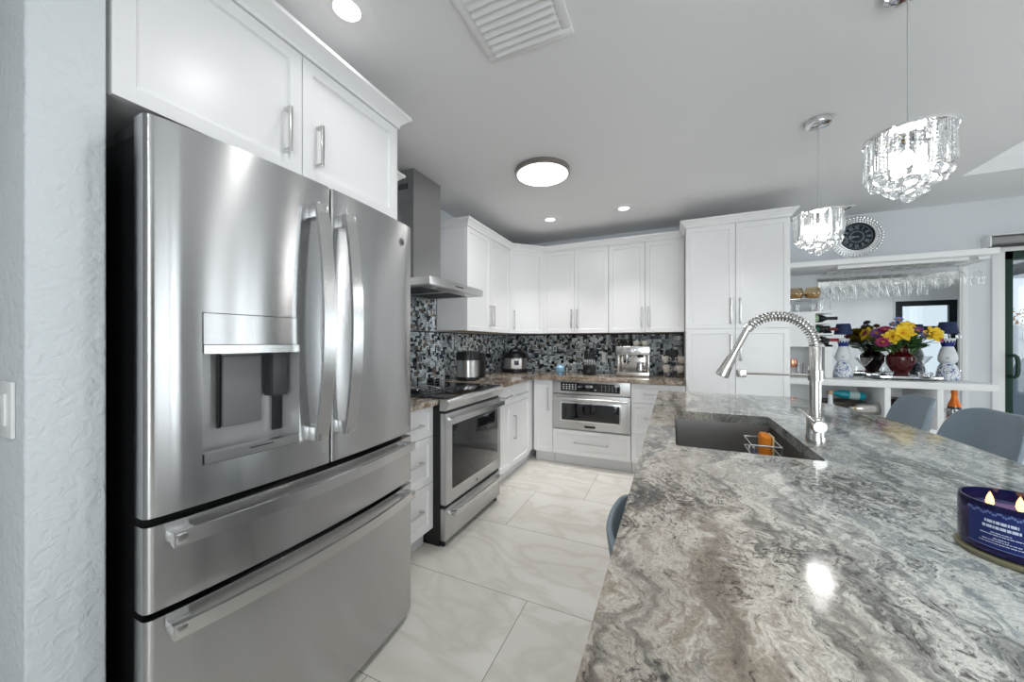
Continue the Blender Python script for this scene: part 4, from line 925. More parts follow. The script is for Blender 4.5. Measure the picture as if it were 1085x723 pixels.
# ------------------------------------------------------------------ bar stools
M_stool = mat('slate_blue_shell', srgb(126, 140, 151), .42, spec=.4)
M_leg = mat('stool_leg', srgb(30, 30, 32), .4)
M_cush = mat('slate_cushion', srgb(104, 118, 130), .6)
def make_stool(label, loc, rz, group):
    s = thing('bar_stool', label, 'stool', loc, rz, group)
    # local: +x is the front; shell surface from the seat front to the top of the back
    prof = [(.21, .610), (.20, .632), (.14, .640), (.04, .632), (-.06, .630), (-.13, .642), (-.175, .68), (-.20, .74), (-.215, .81), (-.225, .88), (-.232, .935), (-.236, .962), (-.24, .972)]
    half = [.150, .185, .205, .215, .218, .222, .226, .226, .222, .212, .188, .150, .09]
    lift = [.0, .004, .012, .024, .045, .062, .0, 0, 0, 0, 0, 0, 0]
    wrap = [0, 0, 0, 0, .0, .03, .075, .085, .080, .070, .052, .032, .012]
    nt = 16; rows = []; bm = bmesh.new()
    for (x, z), hw, lf, wr in zip(prof, half, lift, wrap):
        row = []
        for j in range(nt+1):
            t = -1+2*j/nt; row.append(bm.verts.new((x+wr*abs(t)**2.4, hw*t, z+lf*abs(t)**2.5)))
        rows.append(row)
    for a, b_ in zip(rows, rows[1:]):
        for j in range(nt): bm.faces.new((a[j], a[j+1], b_[j+1], b_[j]))
    bmesh.ops.recalc_face_normals(bm, faces=bm.faces)
    bmesh.ops.solidify(bm, geom=list(bm.faces), thickness=.014)
    o = obj('shell', bm, M_stool, s, local=True, ang=60)
    md = o.modifiers.new('subdivision', 'SUBSURF'); md.levels = 1; md.render_levels = 2
    bm = bmesh.new(); bx(bm, -.13, .17, -.17, .17, .648, .675, .012, 3); obj('cushion', bm, M_cush, s, local=True)
    bm = bmesh.new(); bx(bm, -.10, .12, -.10, .10, .585, .618, .006); obj('mount', bm, M_leg, s, local=True)
    for sx in (-1, 1):
        for sy in (-1, 1):
            bm = bmesh.new(); tube(bm, [(.01+.09*sx, .09*sy, .60), (.01+.19*sx, .19*sy, .001)], .014, 10, rad=[.017, .011]); obj('leg', bm, M_leg, s, local=True)
    q = .150; bm = bmesh.new(); tube(bm, [(.01+q, q, .24), (.01+q, -q, .24), (.01-q, -q, .24), (.01-q, q, .24)], .007, 8, True); obj('footrest', bm, M_leg, s, local=True)
    return s
SG = 'bar stools around the island'
st1 = make_stool('slate blue shell bar stool nearest the sliding door, right of the island', (1.03, 2.20, 0), PI, SG)
dup(st1, (1.02, 2.70, 0), PI-.12, 'slate blue shell bar stool in front of the centre bar cubby', SG)
st3 = dup(st1, (.118, .84, 0), .0, 'slate grey bar stool tucked under the kitchen-aisle side of the island', SG); st3.scale = (1, 1, .895)
# ------------------------------------------------------------------ ceiling fixtures
def can(x, y, label, group=None, e=6, spread=2.6):
    c = thing('recessed_light', label, 'ceiling light', (x, y, CEIL), 0, group)
    obj('trim_ring', LT([(.047, CEIL-.010), (.058, CEIL-.008), (.092, CEIL-.004), (.094, CEIL-.0005)], (x, y, 0), 40, capb=False, capt=False), M_white, c)
    obj('diffuser', LT([(0, CEIL-.0085), (.048, CEIL-.0085)], (x, y, 0), 32, capt=False), M_emit, c)
    disk('recessed_lamp', (x, y, CEIL-.014), .045, e, (1, .985, .96), spread)
can(-1.095, .945, 'large-looking recessed ceiling light above the refrigerator', None, 1.0, 2.4)
can(-1.11, 3.39, 'small recessed ceiling light nearest the corner wall cabinet', None, 4, 1.35)
can(-.402, 3.385, 'small recessed ceiling light nearest the pantry cabinet', None, 4, 1.35)
for x, y in ((-.4, .9), (-.4, -.6), (1.2, -.6), (2.9, -.9), (4.2, -.9)): can(x, y, 'added recessed ceiling light above the camera side of the room', 'added recessed lights behind the camera')  # unseen ceiling lights added to brighten the room
fl = thing('flush_light', 'round flush ceiling light with satin nickel rim over the aisle', 'ceiling light', (-.85, 2.40, CEIL))
obj('rim', LT([(.180, CEIL-.0005), (.194, CEIL-.0005), (.194, CEIL-.030), (.182, CEIL-.033)], (-.85, 2.42, 0), 64, capb=False, capt=False), mat('satin_nickel', (.36, .33, .31), .32, 1), fl)
obj('diffuser', LT([(0, CEIL-.032), (.12, CEIL-.0325), (.182, CEIL-.031), (.184, CEIL-.028)], (-.85, 2.42, 0), 64, capt=False), M_emit, fl)
disk('flush_lamp', (-.85, 2.42, CEIL-.036), .17, 12, (1, .985, .96))
# air vent
vn = thing('ceiling_vent', 'white louvered supply vent in the kitchen ceiling', 'vent', (-.54, 1.2, CEIL))
vx0, vx1, vy0, vy1 = -.722, -.356, 1.02, 1.390
bm = bmesh.new(); z0, z1 = CEIL-.010, CEIL-.0005; t = .038
for a in ((vx0, vx1, vy0, vy0+t), (vx0, vx1, vy1-t, vy1), (vx0, vx0+t, vy0+t, vy1-t), (vx1-t, vx1, vy0+t, vy1-t)): bx(bm, *a, z0, z1, .002)
obj('frame', bm, M_ceil, vn)
bm = bmesh.new(); bx(bm, vx0+t, vx1-t, vy0+t, vy1-t, CEIL-.0035, CEIL-.0005); obj('duct_opening', bm, M_black, vn)
for i in range(9):
    y = vy0+t+.018+i*.033; bm = bmesh.new(); bx(bm, vx0+t, vx1-t, -.019, .019, -.0012, .0012)
    obj('slat', bm, M_ceil, vn, Matrix.Translation((0, y, CEIL-.012)) @ Matrix.Rotation(math.radians(-22), 4, 'X'))
rgm = thing('ceiling_register', 'small white slotted register on the ceiling above the wall clock', 'vent', (1.37, 4.22, CEIL))
bm = bmesh.new(); bx(bm, 1.27, 1.50, 4.16, 4.27, CEIL-.008, CEIL-.0005, .002); obj('frame', bm, M_ceil, rgm)
bm = bmesh.new()
for i in range(6): bx(bm, 1.29+i*.034, 1.312+i*.034, 4.18, 4.25, CEIL-.0085, CEIL-.0075)
obj('slots', bm, M_dark, rgm)
# crystal pendants
def pendant(name, label, x, y):
    p = thing(name, label, 'pendant light', (x, y, CEIL), 0, 'crystal pendant lights over the island')
    L = lambda prof, n=36: LT(prof, (0, 0, 0), n, capb=False, capt=False)
    zt = -.525      # top plate, relative to the ceiling
    obj('ceiling_canopy', LT([(0, -.028), (.045, -.028), (.058, -.024), (.060, -.018), (.060, -.0005)], n=40, capt=False), M_chrome, p, local=True)
    bm = bmesh.new(); tube(bm, [(0, 0, -.028), (0, 0, zt+.02)], .0028, 8); obj('cord', bm, mat('clear_grey_cord', srgb(190, 190, 190), .3), p, local=True)
    obj('cap', LT([(.010, zt+.04), (.012, zt+.038), (.014, zt+.012), (.035, zt+.006), (.035, zt+.004)], n=24), M_chrome, p, local=True)
    obj('top_plate', LT([(0, zt-.001), (.112, zt-.001), (.114, zt), (.114, zt+.007), (.110, zt+.009), (0, zt+.009)], n=48), M_chrome, p, local=True)
    me_p = None
    for k in range(22):       # flat cut prisms and bead strings around the rim
        a = 2*PI*k/22; M = Matrix.Rotation(a, 4, 'Z') @ Matrix.Translation((.104, 0, 0))
        if k % 2 == 0:
            bm = bmesh.new(); h = .118+.006*(k % 4)
            prism(bm, [(-.004, -.011), (.004, -.011), (.0065, 0), (.004, .011), (-.004, .011), (-.0065, 0)], zt-h, zt-.004)
            obj('crystal_prism', bm, M_crystal, p, M, local=True, ang=0)
        else:
            bm = bmesh.new()
            for j in range(9):
                bmesh.ops.create_uvsphere(bm, u_segments=8, v_segments=6, radius=.0062, matrix=Matrix.Translation((0, 0, zt-.010-j*.0125)))
            obj('bead_string', bm, M_crystal, p, M, local=True, ang=0)
    for k in range(10):
        a = 2*PI*k/10+.2; bm = bmesh.new()
        for j in range(9): bmesh.ops.create_uvsphere(bm, u_segments=8, v_segments=6, radius=.006, matrix=Matrix.Translation((.068, 0, zt-.010-j*.0125)))
        obj('bead_string', bm, M_crystal, p, Matrix.Rotation(a, 4, 'Z'), local=True, ang=0)
    rnd = random.Random(7)
    for cnt, rr, zz in ((11, .088, -.143), (8, .062, -.165), (5, .034, -.188), (1, 0, -.205)):
        for k in range(cnt):
            a = 2*PI*k/cnt+rr*20; bm = bmesh.new(); bmesh.ops.create_uvsphere(bm, u_segments=14, v_segments=9, radius=.0185)
            bmesh.ops.translate(bm, vec=(rr*math.cos(a), rr*math.sin(a), zt+zz+rnd.uniform(-.006, .006)), verts=bm.verts)
            obj('crystal_ball', bm, M_crystal, p, local=True, ang=0)
    for k in range(3):
        a = 2*PI*k/3; bm = bmesh.new(); bmesh.ops.create_uvsphere(bm, u_segments=12, v_segments=8, radius=.017); bmesh.ops.scale(bm, vec=(1, 1, 1.7), verts=bm.verts)
        bmesh.ops.translate(bm, vec=(.03*math.cos(a), .03*math.sin(a), zt-.085), verts=bm.verts); obj('bulb', bm, M_bulb, p, local=True)
    return p
pn = pendant('pendant_light', 'crystal pendant over the far end of the island, partly before the clock', .746, 2.51)
dup(pn, (.746, 1.686, CEIL), None, 'larger-looking crystal pendant hanging nearer, right of the clock')
for x, y in ((.746, 2.51), (.746, 1.686)):
    l = bpy.data.lights.new('pendant_lamp', 'POINT'); l.energy = 9; l.shadow_soft_size = .05; l.color = (1, .98, .95); o = bpy.data.objects.new('pendant_lamp', l); COL.objects.link(o); o.location = (x, y, CEIL-.62)
# ------------------------------------------------------------------ wall clock
ck = thing('wall_clock', 'round wall clock with navy dial and wide jewelled silver ring', 'clock', (1.624, YF, 2.283))
Mc = Matrix(((1, 0, 0, 1.624), (0, 0, -1, YF-.001), (0, 1, 0, 2.283), (0, 0, 0, 1)))      # local z out of the wall
M_navy = mat('navy_dial', srgb(18, 34, 46), .25)
obj('case', lathe(bmesh.new(), [(.200, 0), (.200, .006), (.14, .012), (.135, .022), (.125, .024), (.122, .016)], n=64, M=Mc, capt=False), mat('silver_case', (.7, .7, .71), .3, 1), ck)
dial = obj('dial', lathe(bmesh.new(), [(.124, .0165), (0, .0165)], n=64, M=Mc, capb=False), M_navy, ck)
obj('bezel', lathe(bmesh.new(), [(.121, .0165), (.121, .027), (.131, .027), (.131, .018)], n=64, M=Mc, capb=False, capt=False), M_black, ck)
M_num = mat('silver_numerals', srgb(168, 180, 186), .3, .3)
NUM = ['XII', 'I', 'II', 'III', 'IIII', 'V', 'VI', 'VII', 'VIII', 'IX', 'X', 'XI']
bm = bmesh.new()
for k, s in enumerate(NUM):
    a = -2*PI*k/12; merge(bm, text_bm(s, .042, Mc @ Matrix.Rotation(a, 4, 'Z') @ Matrix.Translation((0, .086, .0172)) @ Matrix.Scale(.62 if len(s) > 2 else .85, 4, (1, 0, 0)) @ Matrix.Scale(1.2, 4, (0, 1, 0)), .0004))
obj('numerals', bm, M_num, dial, ang=0)
for r in (.054, .112, .046):
    bm = bmesh.new(); lathe(bm, [(r, .0168), (r+.0014, .0176), (r+.0028, .0168)], n=48, M=Mc, capb=False, capt=False); obj('dial_ring', bm, M_num, dial)
for nm, L_, w_, a in (('hour_hand', .062, .005, 84), ('minute_hand', .085, .0035, 102)):
    bm = bmesh.new(); prism(bm, [(-w_, -.015), (w_, -.015), (w_*.5, L_), (-w_*.5, L_)], .019, .0205, Mc @ Matrix.Rotation(math.radians(a), 4, 'Z')); obj(nm, bm, M_num, ck)
bm = bmesh.new()
for ring, (r, cnt, s) in enumerate(((.149, 44, .0082), (.168, 50, .0088), (.188, 44, .0115))):
    for k in range(cnt):
        a = 2*PI*(k+.5*ring)/cnt; ball(bm, (r*math.cos(a), r*math.sin(a), .010), s, 1, (1, 1, .7))
bmesh.ops.transform(bm, matrix=Mc, verts=bm.verts); obj('jewel_ring', bm, mat('cut_jewels', (.78, .79, .80), .12, .85), ck, ang=0)
# ------------------------------------------------------------------ bar unit
BZ = .94; BF = 4.0; BX0, BX1 = .955, 2.28
bar = thing('bar_unit', 'white built-in bar with open cubbies below a long shelf', 'bar', (1.64, 4.25, 0))
obj('bar_top', BX(BX0, BX1, BF, YF-.002, BZ-.055, BZ, .003), M_white, bar)
obj('side_panel', BX(BX0, BX0+.03, BF+.01, YF-.002, .001, BZ-.056), M_white, bar)
for x in (1.63, 1.945): obj('divider', BX(x, x+.038, BF+.005, YF-.002, .56, BZ-.056, .002), M_white, bar)
obj('shelf', BX(BX0+.031, BX1, BF+.005, YF-.002, .525, .559, .002), M_white, bar)
obj('back_panel', BX(BX0+.031, BX1, YF-.014, YF-.003, .5595, BZ-.056), M_white, bar)
bm = bmesh.new(); bx(bm, BX0+.031, BX1, BF+.02, YF-.01, .10, .523); bx(bm, BX0+.031, BX1, BF+.07, YF-.02, .001, .10); obj('lower_body', bm, M_white, bar)
for k in range(3):
    p = obj('door', shaker(BX0+.033+k*.445, BX0+.033+(k+1)*.445-.004, .105, .52), M_white, bar, F_back(BF+.02)); obj('handle', pull(BX0+.42+k*.445-(.33 if k == 2 else 0), .42, .14), M_nickel, p, F_back(BF+.02))
tag(obj('wall_shelf', BX(BX0, 2.285, BF, YF-.002, 1.945, 1.992, .003), M_white), 'long white wall shelf above the bar with glasses hanging below', 'shelf')
def mirror(lab, x0, x1):
    o = obj('bar_mirror', BX(x0, x1, YF-.010, YF-.004, BZ+.001, 1.90), M_mirror); return tag(o, lab, 'mirror')
mirror('frameless mirror panel behind the bar, beside the wine rack', 1.33, 1.888); mirror('frameless mirror panel behind the bar, the one nearer the sliding door', 1.891, 2.318)
struct('trim_7', BX(2.3185, 2.345, YF-.014, YF-.001, BZ+.001, 1.944, .002), M_white)
for z in (1.01, 1.315): tag(obj('mirror_clip', BX(2.300, 2.328, YF-.020, YF-.0105, z-.016, z+.016, .003), M_chrome), 'clear clip on the mirror edge nearer the sliding door, %s' % ('upper one' if z > 1.2 else 'lower one'), 'clip')
# wine hutch
hu = thing('wine_hutch', 'white hutch with wine slots and open cubby on the bar', 'wine rack', (1.14, 4.3, BZ))
hx0, hx1, hy0, hy1 = .99, 1.325, 4.12, YF-.004
bm = bmesh.new()
for a in ((hx0, hx0+.015, hy0, hy1, BZ+.001, 1.545), (hx1-.055, hx1, hy0, hy1, BZ+.001, 1.243), (hx0+.015, hx1, hy0, hy1, 1.531, 1.549), (hx0+.015, hx1, hy0, hy1, 1.225, 1.243), (hx0+.015, hx0+.20, hy0, hy0+.012, 1.243, 1.531), (hx0+.20, hx0+.212, hy0, hy1, 1.243, 1.531), (hx0+.015, hx1-.055, hy1-.01, hy1, BZ+.001, 1.225), (hx0+.212, hx1, hy1-.16, hy1-.15, 1.243, 1.531)): bx(bm, *a)
obj('body', bm, M_white, hu)
for z in (1.333, 1.432): obj('slot_shelf', BX(hx0+.212, hx1, hy0, hy1-.16, z, z+.014), M_white, hu)
def bottle(name, label, prof, c, m_glass, parts, M=None, group=None, cat='bottle', n=28):
    b = thing(name, label, cat, c, 0, group); R = M or Matrix.Identity(4)
    o = obj('glass', lathe(bmesh.new(), prof, n=n), m_glass, b, R, local=True)
    for nm, pr, mm in parts: obj(nm, lathe(bmesh.new(), pr, n=n), mm, b, R, local=True)
    return b
M_wine = mat('dark_bottle_glass', srgb(14, 20, 16), .06, spec=.7)
WP = [(0, 0), (.030, 0), (.0365, .006), (.0365, .17), (.030, .195), (.016, .222), (.0135, .24), (.0135, .285), (.0150, .287), (.0150, .297), (0, .297)]
RX = Matrix.Rotation(PI/2, 4, 'Y')
for k, (z, mfoil, lab, mlab, gl) in enumerate(((1.483, M_black, 'black-capped wine bottle with pale label, topmost in the rack', srgb(170, 190, 160), M_wine), (1.384, mat('burgundy_foil', srgb(110, 24, 40), .35), 'wine bottle with green label and burgundy cap, middle of the rack', srgb(20, 92, 66), M_wine),
        (1.283, mat('red_foil', srgb(150, 26, 34), .35), 'wine bottle with bright red cap, lowest in the rack', srgb(60, 20, 24), M_wine))):
    bottle('wine_bottle', lab, WP, (1.09+.004*k, 4.215, z+.0045), gl, [('foil_cap', [(.0142, .235), (.0143, .285), (.0158, .287), (.0158, .298), (0, .2985)], mfoil), ('label', [(.0370, .085), (.0370, .155)], mat('wine_label', mlab, .5))], RX)
# wire rack with amber glasses on the hutch
wr = thing('wire_rack', 'chrome wire shelf standing on top of the wine hutch', 'rack', (1.14, 4.3, 1.549))
bm = bmesh.new()
for y in (4.15, 4.40): tube(bm, [(1.0, y, 1.672), (1.32, y, 1.672)], .003, 6)
for i in range(12): tube(bm, [(1.01+i*.027, 4.15, 1.672), (1.01+i*.027, 4.40, 1.672)], .0018, 6)
obj('wire_deck', bm, M_chrome, wr)
for x, y in ((1.0, 4.15), (1.17, 4.15), (1.32, 4.15), (1.0, 4.40), (1.32, 4.40)):
    bm = bmesh.new(); tube(bm, [(x, y, 1.55), (x, y, 1.675)], .0035, 8); obj('leg', bm, M_chrome, wr)
M_amber = thin_glass('amber_glass', srgb(240, 224, 190), .04, .12); M_gold = mat('mottled_gold', srgb(206, 176, 110), .25, .4)
for x, lab in ((1.085, 'gold-bottomed stemless glass on the wire rack, next to the pantry side'), (1.215, 'gold-bottomed stemless glass on the wire rack, next to the mirror side')):
    g = thing('stemless_glass', lab, 'glass', (x, 4.24, 1.677))
    obj('bowl', LT([(.03, 0), (.045, .006), (.062, .035), (.064, .055), (.055, .09), (.048, .108)], n=32, capt=False), M_amber, g, local=True)
    obj('gold_leaf', LT([(.029, .0015), (.0442, .007), (.0608, .035), (.0625, .048)], n=32, capt=False), M_gold, g, local=True)
for k, x in enumerate((1.04, 1.10, 1.22, 1.28)):
    g = obj('shot_glass', LT([(.018, 1.5505), (.02, 1.552), (.026, 1.625), (.0245, 1.625), (.018, 1.56), (0, 1.56)], (x, 4.27, 0), 20), M_glass)
    tag(g, 'small clear glass under the wire rack on the hutch', 'glass', 'small glasses under the wire rack')
for k, (x, y, h) in enumerate(((1.125, 4.28, .13), (1.17, 4.17, .10), (1.215, 4.22, .15))):
    g = obj('tumbler', LT([(.026, BZ+.0015), (.03, BZ+.003), (.034, BZ+h), (.032, BZ+h), (.027, BZ+.012), (0, BZ+.012)], (x, y, 0), 24), M_glass)
    tag(g, 'clear tumbler in the open cubby of the wine hutch', 'glass', 'tumblers in the hutch cubby')
mg = thing('copper_mug', 'copper mug in the hutch cubby close to the pantry', 'mug', (1.045, 4.18, 1.08))
obj('riser', LT([(.034, BZ+.001), (.034, BZ+.085), (0, BZ+.085)], (1.045, 4.19, 0), 24), M_glass, mg)
obj('cup', LT([(.030, BZ+.0855), (.038, BZ+.095), (.042, BZ+.13), (.036, BZ+.165), (.034, BZ+.165), (.039, BZ+.13), (0, BZ+.09)], (1.045, 4.19, 0), 28), mat('copper', (.75, .32, .20), .22, 1), mg)
# stemware rack and hanging glasses
sk = thing('stemware_rack', 'clear hanging stemware rack fixed under the long wall shelf', 'rack', (1.75, 4.25, 1.94))
cols = [1.385+i*.0825 for i in range(10)]
for x in cols:
    for s in (-1, 1):
        obj('rail', BX(x+s*.022-.004, x+s*.022+.004, 4.06, 4.37, 1.917, 1.920), M_white, sk)
for y in (4.08, 4.34): obj('cross_bar', BX(1.35, 2.16, y, y+.010, 1.9205, 1.9445), M_white, sk)
def stem_glass(kind):
    # hanging upside down: foot at local z 0, bowl below
    if kind == 'wine': pr = [(.034, .0), (.033, -.003), (.006, -.008), (.0035, -.02), (.0035, -.075), (.006, -.083), (.022, -.095), (.036, -.118), (.038, -.140), (.034, -.175), (.031, -.195)]; nm, lab = 'wine_glass', 'clear wine glass hanging upside down under the shelf'
    else: pr = [(.030, .0), (.029, -.003), (.006, -.008), (.0035, -.02), (.0035, -.07), (.006, -.078), (.016, -.092), (.024, -.13), (.0255, -.165), (.022, -.215)]; nm, lab = 'champagne_flute', 'clear champagne flute hanging upside down under the shelf'
    g = thing(nm, lab, 'glass', (0, 0, 0), 0, 'hanging %ss' % nm.replace('_', ' '))
    obj('foot', lathe(bmesh.new(), pr[:4], n=20, capb=True, capt=False), M_glass, g, local=True)
    obj('stem', lathe(bmesh.new(), pr[3:6], n=12, capb=False, capt=False), M_glass, g, local=True)
    obj('bowl', lathe(bmesh.new(), pr[5:], n=24, capb=False, capt=False), M_glass, g, local=True)
    return g
first = {}
for i, x in enumerate(cols):
    for j, y in enumerate((4.12, 4.30)):
        k = 'flute' if i < 5 else 'wine'
        if k not in first: first[k] = stem_glass(k); first[k].location = (x, y, 1.9255)
        else: dup(first[k], (x+random.uniform(-.003, .003), y, 1.9255))
lone = dup(first['wine'], (2.245, 4.15, 1.9255), None, 'single wine glass hanging apart, closest to the sliding door'); del lone['group']
obj_rail = [obj('rail', BX(2.245+s*.024-.006, 2.245+s*.024+.006, 4.06, 4.37, 1.917, 1.920), M_white, sk) for s in (-1, 1)]
for y in (4.08, 4.34): obj('cross_bar', BX(2.213, 2.277, y, y+.010, 1.9205, 1.9445), M_white, sk)
# blue and white ceramic lamps
def painted():
    m = mat('blue_painted_ceramic', srgb(232, 236, 240), .18); n, l, b = N(m)
    tc = n.new('ShaderNodeTexCoord'); no = n.new('ShaderNodeTexNoise'); no.inputs['Scale'].default_value = 16; no.inputs['Detail'].default_value = 1.5; no.inputs['Distortion'].default_value = 2.2
    ma = n.new('ShaderNodeMath'); ma.operation = 'SUBTRACT'; ma.inputs[1].default_value = .5; mb = n.new('ShaderNodeMath'); mb.operation = 'ABSOLUTE'
    mr = n.new('ShaderNodeMapRange'); mr.inputs[1].default_value = .025; mr.inputs[2].default_value = .045; mr.inputs[3].default_value = 1; mr.inputs[4].default_value = 0
    mx = n.new('ShaderNodeMix'); mx.data_type = 'RGBA'; mx.inputs[6].default_value = (*srgb(232, 236, 240), 1); mx.inputs[7].default_value = (*srgb(44, 84, 158), 1)
    l.new(tc.outputs['Object'], no.inputs['Vector']); l.new(no.outputs[0], ma.inputs[0]); l.new(ma.outputs[0], mb.inputs[0]); l.new(mb.outputs[0], mr.inputs[0]); l.new(mr.outputs[0], mx.inputs[0]); l.new(mx.outputs[2], b.inputs['Base Color']); return m
M_paint = painted(); M_cer = mat('white_ceramic', srgb(232, 236, 240), .18); M_blue = mat('cobalt_glaze', srgb(28, 48, 122), .2); M_shade = mat('navy_shade', srgb(30, 44, 84), .65)
def lamp(label, x, y):
    p = thing('table_lamp', label, 'lamp', (x, y, BZ), 0)
    obj('base', LT([(.062, .001), (.068, .006), (.070, .03), (.066, .075), (.056, .115), (.040, .145)], n=40, capt=False), M_paint, p, local=True)
    bd = obj('body', LT([(.040, .144), (.052, .160), (.058, .185), (.056, .215), (.044, .255), (.034, .285), (.031, .305)], n=40, capb=False, capt=False), M_cer, p, local=True)
    Mm = Matrix(((1, 0, 0, 0), (0, 0, -1, -.0505), (0, 1, 0, .192), (0, 0, 0, 1)))
    bm = bmesh.new()
    for r in (.035, .029): tube(bm, [(r*math.cos(2*PI*i/28), r*math.sin(2*PI*i/28), -.028*((r*math.cos(2*PI*i/28)/.05)**2)-.002-.014*max(0, math.sin(2*PI*i/28))**2) for i in range(28)], .0034, 6, True)
    bmesh.ops.transform(bm, matrix=Mm, verts=bm.verts); obj('medallion', bm, mat('slate_blue_glaze', srgb(62, 86, 140), .3), bd, local=True)
    bm = bmesh.new(); tube(bm, [(0, -.0590, .192), (0, -.0595, .192)], .012, 16); obj('medallion_boss', bm, mat('grey_glaze', srgb(190, 190, 188), .3), bd, local=True)
    bm = bmesh.new(); n = 14        # zigzag crown collar
    bot = [bm.verts.new((.0335*math.cos(PI*i/n), .0335*math.sin(PI*i/n), .288)) for i in range(2*n)]
    top = [bm.verts.new(((.047 if i % 2 else .041)*math.cos(PI*i/n), (.047 if i % 2 else .041)*math.sin(PI*i/n), .345 if i % 2 else .318)) for i in range(2*n)]
    for i in range(2*n): bm.faces.new((bot[i], bot[(i+1) % (2*n)], top[(i+1) % (2*n)], top[i]))
    obj('crown_collar', bm, M_blue, p, local=True, ang=0)
    obj('crown_lining', LT([(.030, .300), (.046, .352), (.049, .358), (.030, .345), (.014, .345)], n=28, capb=False), M_cer, p, local=True)
    obj('neck', LT([(.016, .34), (.016, .395), (.012, .40)], n=20, capb=False), M_glass, p, local=True)
    obj('shade', LT([(.066, .398), (.048, .497), (.0465, .497), (.0645, .398)], n=40, capb=False, capt=False), M_shade, p, local=True)
    obj('shade_top', LT([(.047, .495), (0, .495)], n=32, capb=False), M_shade, p, local=True)
    return p
lp = lamp('blue and white ceramic lamp with navy shade next to the wine hutch', 1.447, 4.26); lp.rotation_euler.z = -.33
dup(lp, (2.135, 4.27, BZ), -.45, 'blue and white ceramic lamp with navy shade near the sliding door')
# tray, vase, bouquet, glasses
tr = thing('serving_tray', 'mirrored silver tray on ball feet under the red vase', 'tray', (1.86, 4.24, BZ))
tz = BZ+.014
obj('plate', BX(1.66, 2.04, 4.14, 4.38, tz, tz+.005, .002), M_mirror, tr)
bm = bmesh.new()
for a in ((1.655, 2.045, 4.135, 4.143), (1.655, 2.045, 4.377, 4.385), (1.655, 1.663, 4.143, 4.377), (2.037, 2.045, 4.143, 4.377)): bx(bm, *a, tz-.002, tz+.020, .002)
obj('gallery_rim', bm, M_chrome, tr)
for x in (1.70, 1.86, 2.0):
    for y in (4.15, 4.37): bm = bmesh.new(); ball(bm, (x, y, BZ+.0068), .0065, 2); obj('foot', bm, M_dark, tr)
tz += .0052
M_ruby = mat('ruby_glass', srgb(84, 6, 16), .05, spec=.8, trans=.35, ior=1.4)
vs_ = thing('flower_vase', 'ruby red glass vase standing on the mirrored tray', 'vase', (1.83, 4.25, tz))
obj('body', LT([(.050, .0005), (.056, .006), (.052, .018), (.048, .03), (.066, .07), (.086, .115), (.096, .155), (.092, .180), (.072, .200), (.058, .214), (.052, .235), (.056, .258), (.070, .285), (.067, .285), (.050, .24), (.055, .21), (.085, .17), (.0, .03)], n=48), M_ruby, vs_, local=True)
bm = bmesh.new()
for k in range(8):
    a = 2*PI*k/8; tube(bm, [(.056*math.cos(a), .056*math.sin(a), .004), (.050*math.cos(a), .050*math.sin(a), .026)], .006, 6)
obj('fluted_foot', bm, M_ruby, vs_, local=True)
bq = thing('flower_bouquet', 'mixed bouquet of yellow lilies, magenta daisies and greenery in the red vase', 'bouquet', (1.83, 4.25, tz+.24)); bq.scale = (1.22, 1.15, 1.12)
rnd = random.Random(11)
M_leaf = mat('leaf_green', srgb(58, 96, 44), .5); M_leaf2 = mat('dark_leaf', srgb(36, 66, 34), .5); M_stem = mat('stem_green', srgb(80, 120, 60), .5)
M_yel = mat('yellow_petal', srgb(242, 204, 44), .5); M_mag = mat('magenta_petal', srgb(146, 28, 84), .5); M_pur = mat('purple_petal', srgb(110, 66, 128), .5); M_lav = mat('lavender_petal', srgb(128, 138, 196), .5); M_org = mat('flower_eye', srgb(190, 120, 30), .6); M_nav = mat('navy_petal', srgb(42, 40, 96), .5)
def petal(L_, w_, up, n=5):
    bm = bmesh.new(); g = []
    for i in range(n+1):
        t = i/n; hw = w_*math.sin(PI*min(1, .12+t*.88))**.7*(1 if t < 1 else .2); x = L_*t; z = up*math.sin(t*1.9)
        g.append([bm.verts.new(v) for v in ((x, -hw, z), (x, 0, z+.12*hw-.25*hw), (x, hw, z))])
    for a, b_ in zip(g, g[1:]):
        for k in range(2): bm.faces.new((a[k], a[k+1], b_[k+1], b_[k]))
    return bm
def flower(nm, pos, dirv, L_, w_, up, count, m, layers=1, eye=.012, eyem=None):
    z = Vector(dirv).normalized(); x = z.orthogonal().normalized(); y = z.cross(x); R = Matrix((x, y, z)).transposed().to_4x4(); R.translation = pos
    bm = bmesh.new()
    for l_ in range(layers):
        for k in range(count):
            p = petal(L_*(1-.22*l_), w_, up*(1+.8*l_)); bmesh.ops.transform(p, matrix=Matrix.Rotation(2*PI*(k+.5*l_)/count, 4, 'Z'), verts=p.verts); merge(bm, p)
    bmesh.ops.transform(bm, matrix=R, verts=bm.verts); o = obj(nm, bm, m, bq, local=True)
    bm = bmesh.new(); ball(bm, (0, 0, up*.3+.002), eye, 2, (1, 1, .6)); bmesh.ops.transform(bm, matrix=R, verts=bm.verts); obj('flower_eye', bm, eyem or M_org, o, local=True)
    bm = bmesh.new(); p0_ = Vector(pos)-z*.003; e = Vector((pos[0]*.10, pos[1]*.10, -.10)); mid = (p0_+e)/2+Vector((0, 0, .03)); tube(bm, [p0_, p0_.lerp(mid, .5)+Vector((0, 0, .01)), mid, e.lerp(mid, .4), e], .0028, 6); obj('stem', bm, M_stem, bq, local=True)
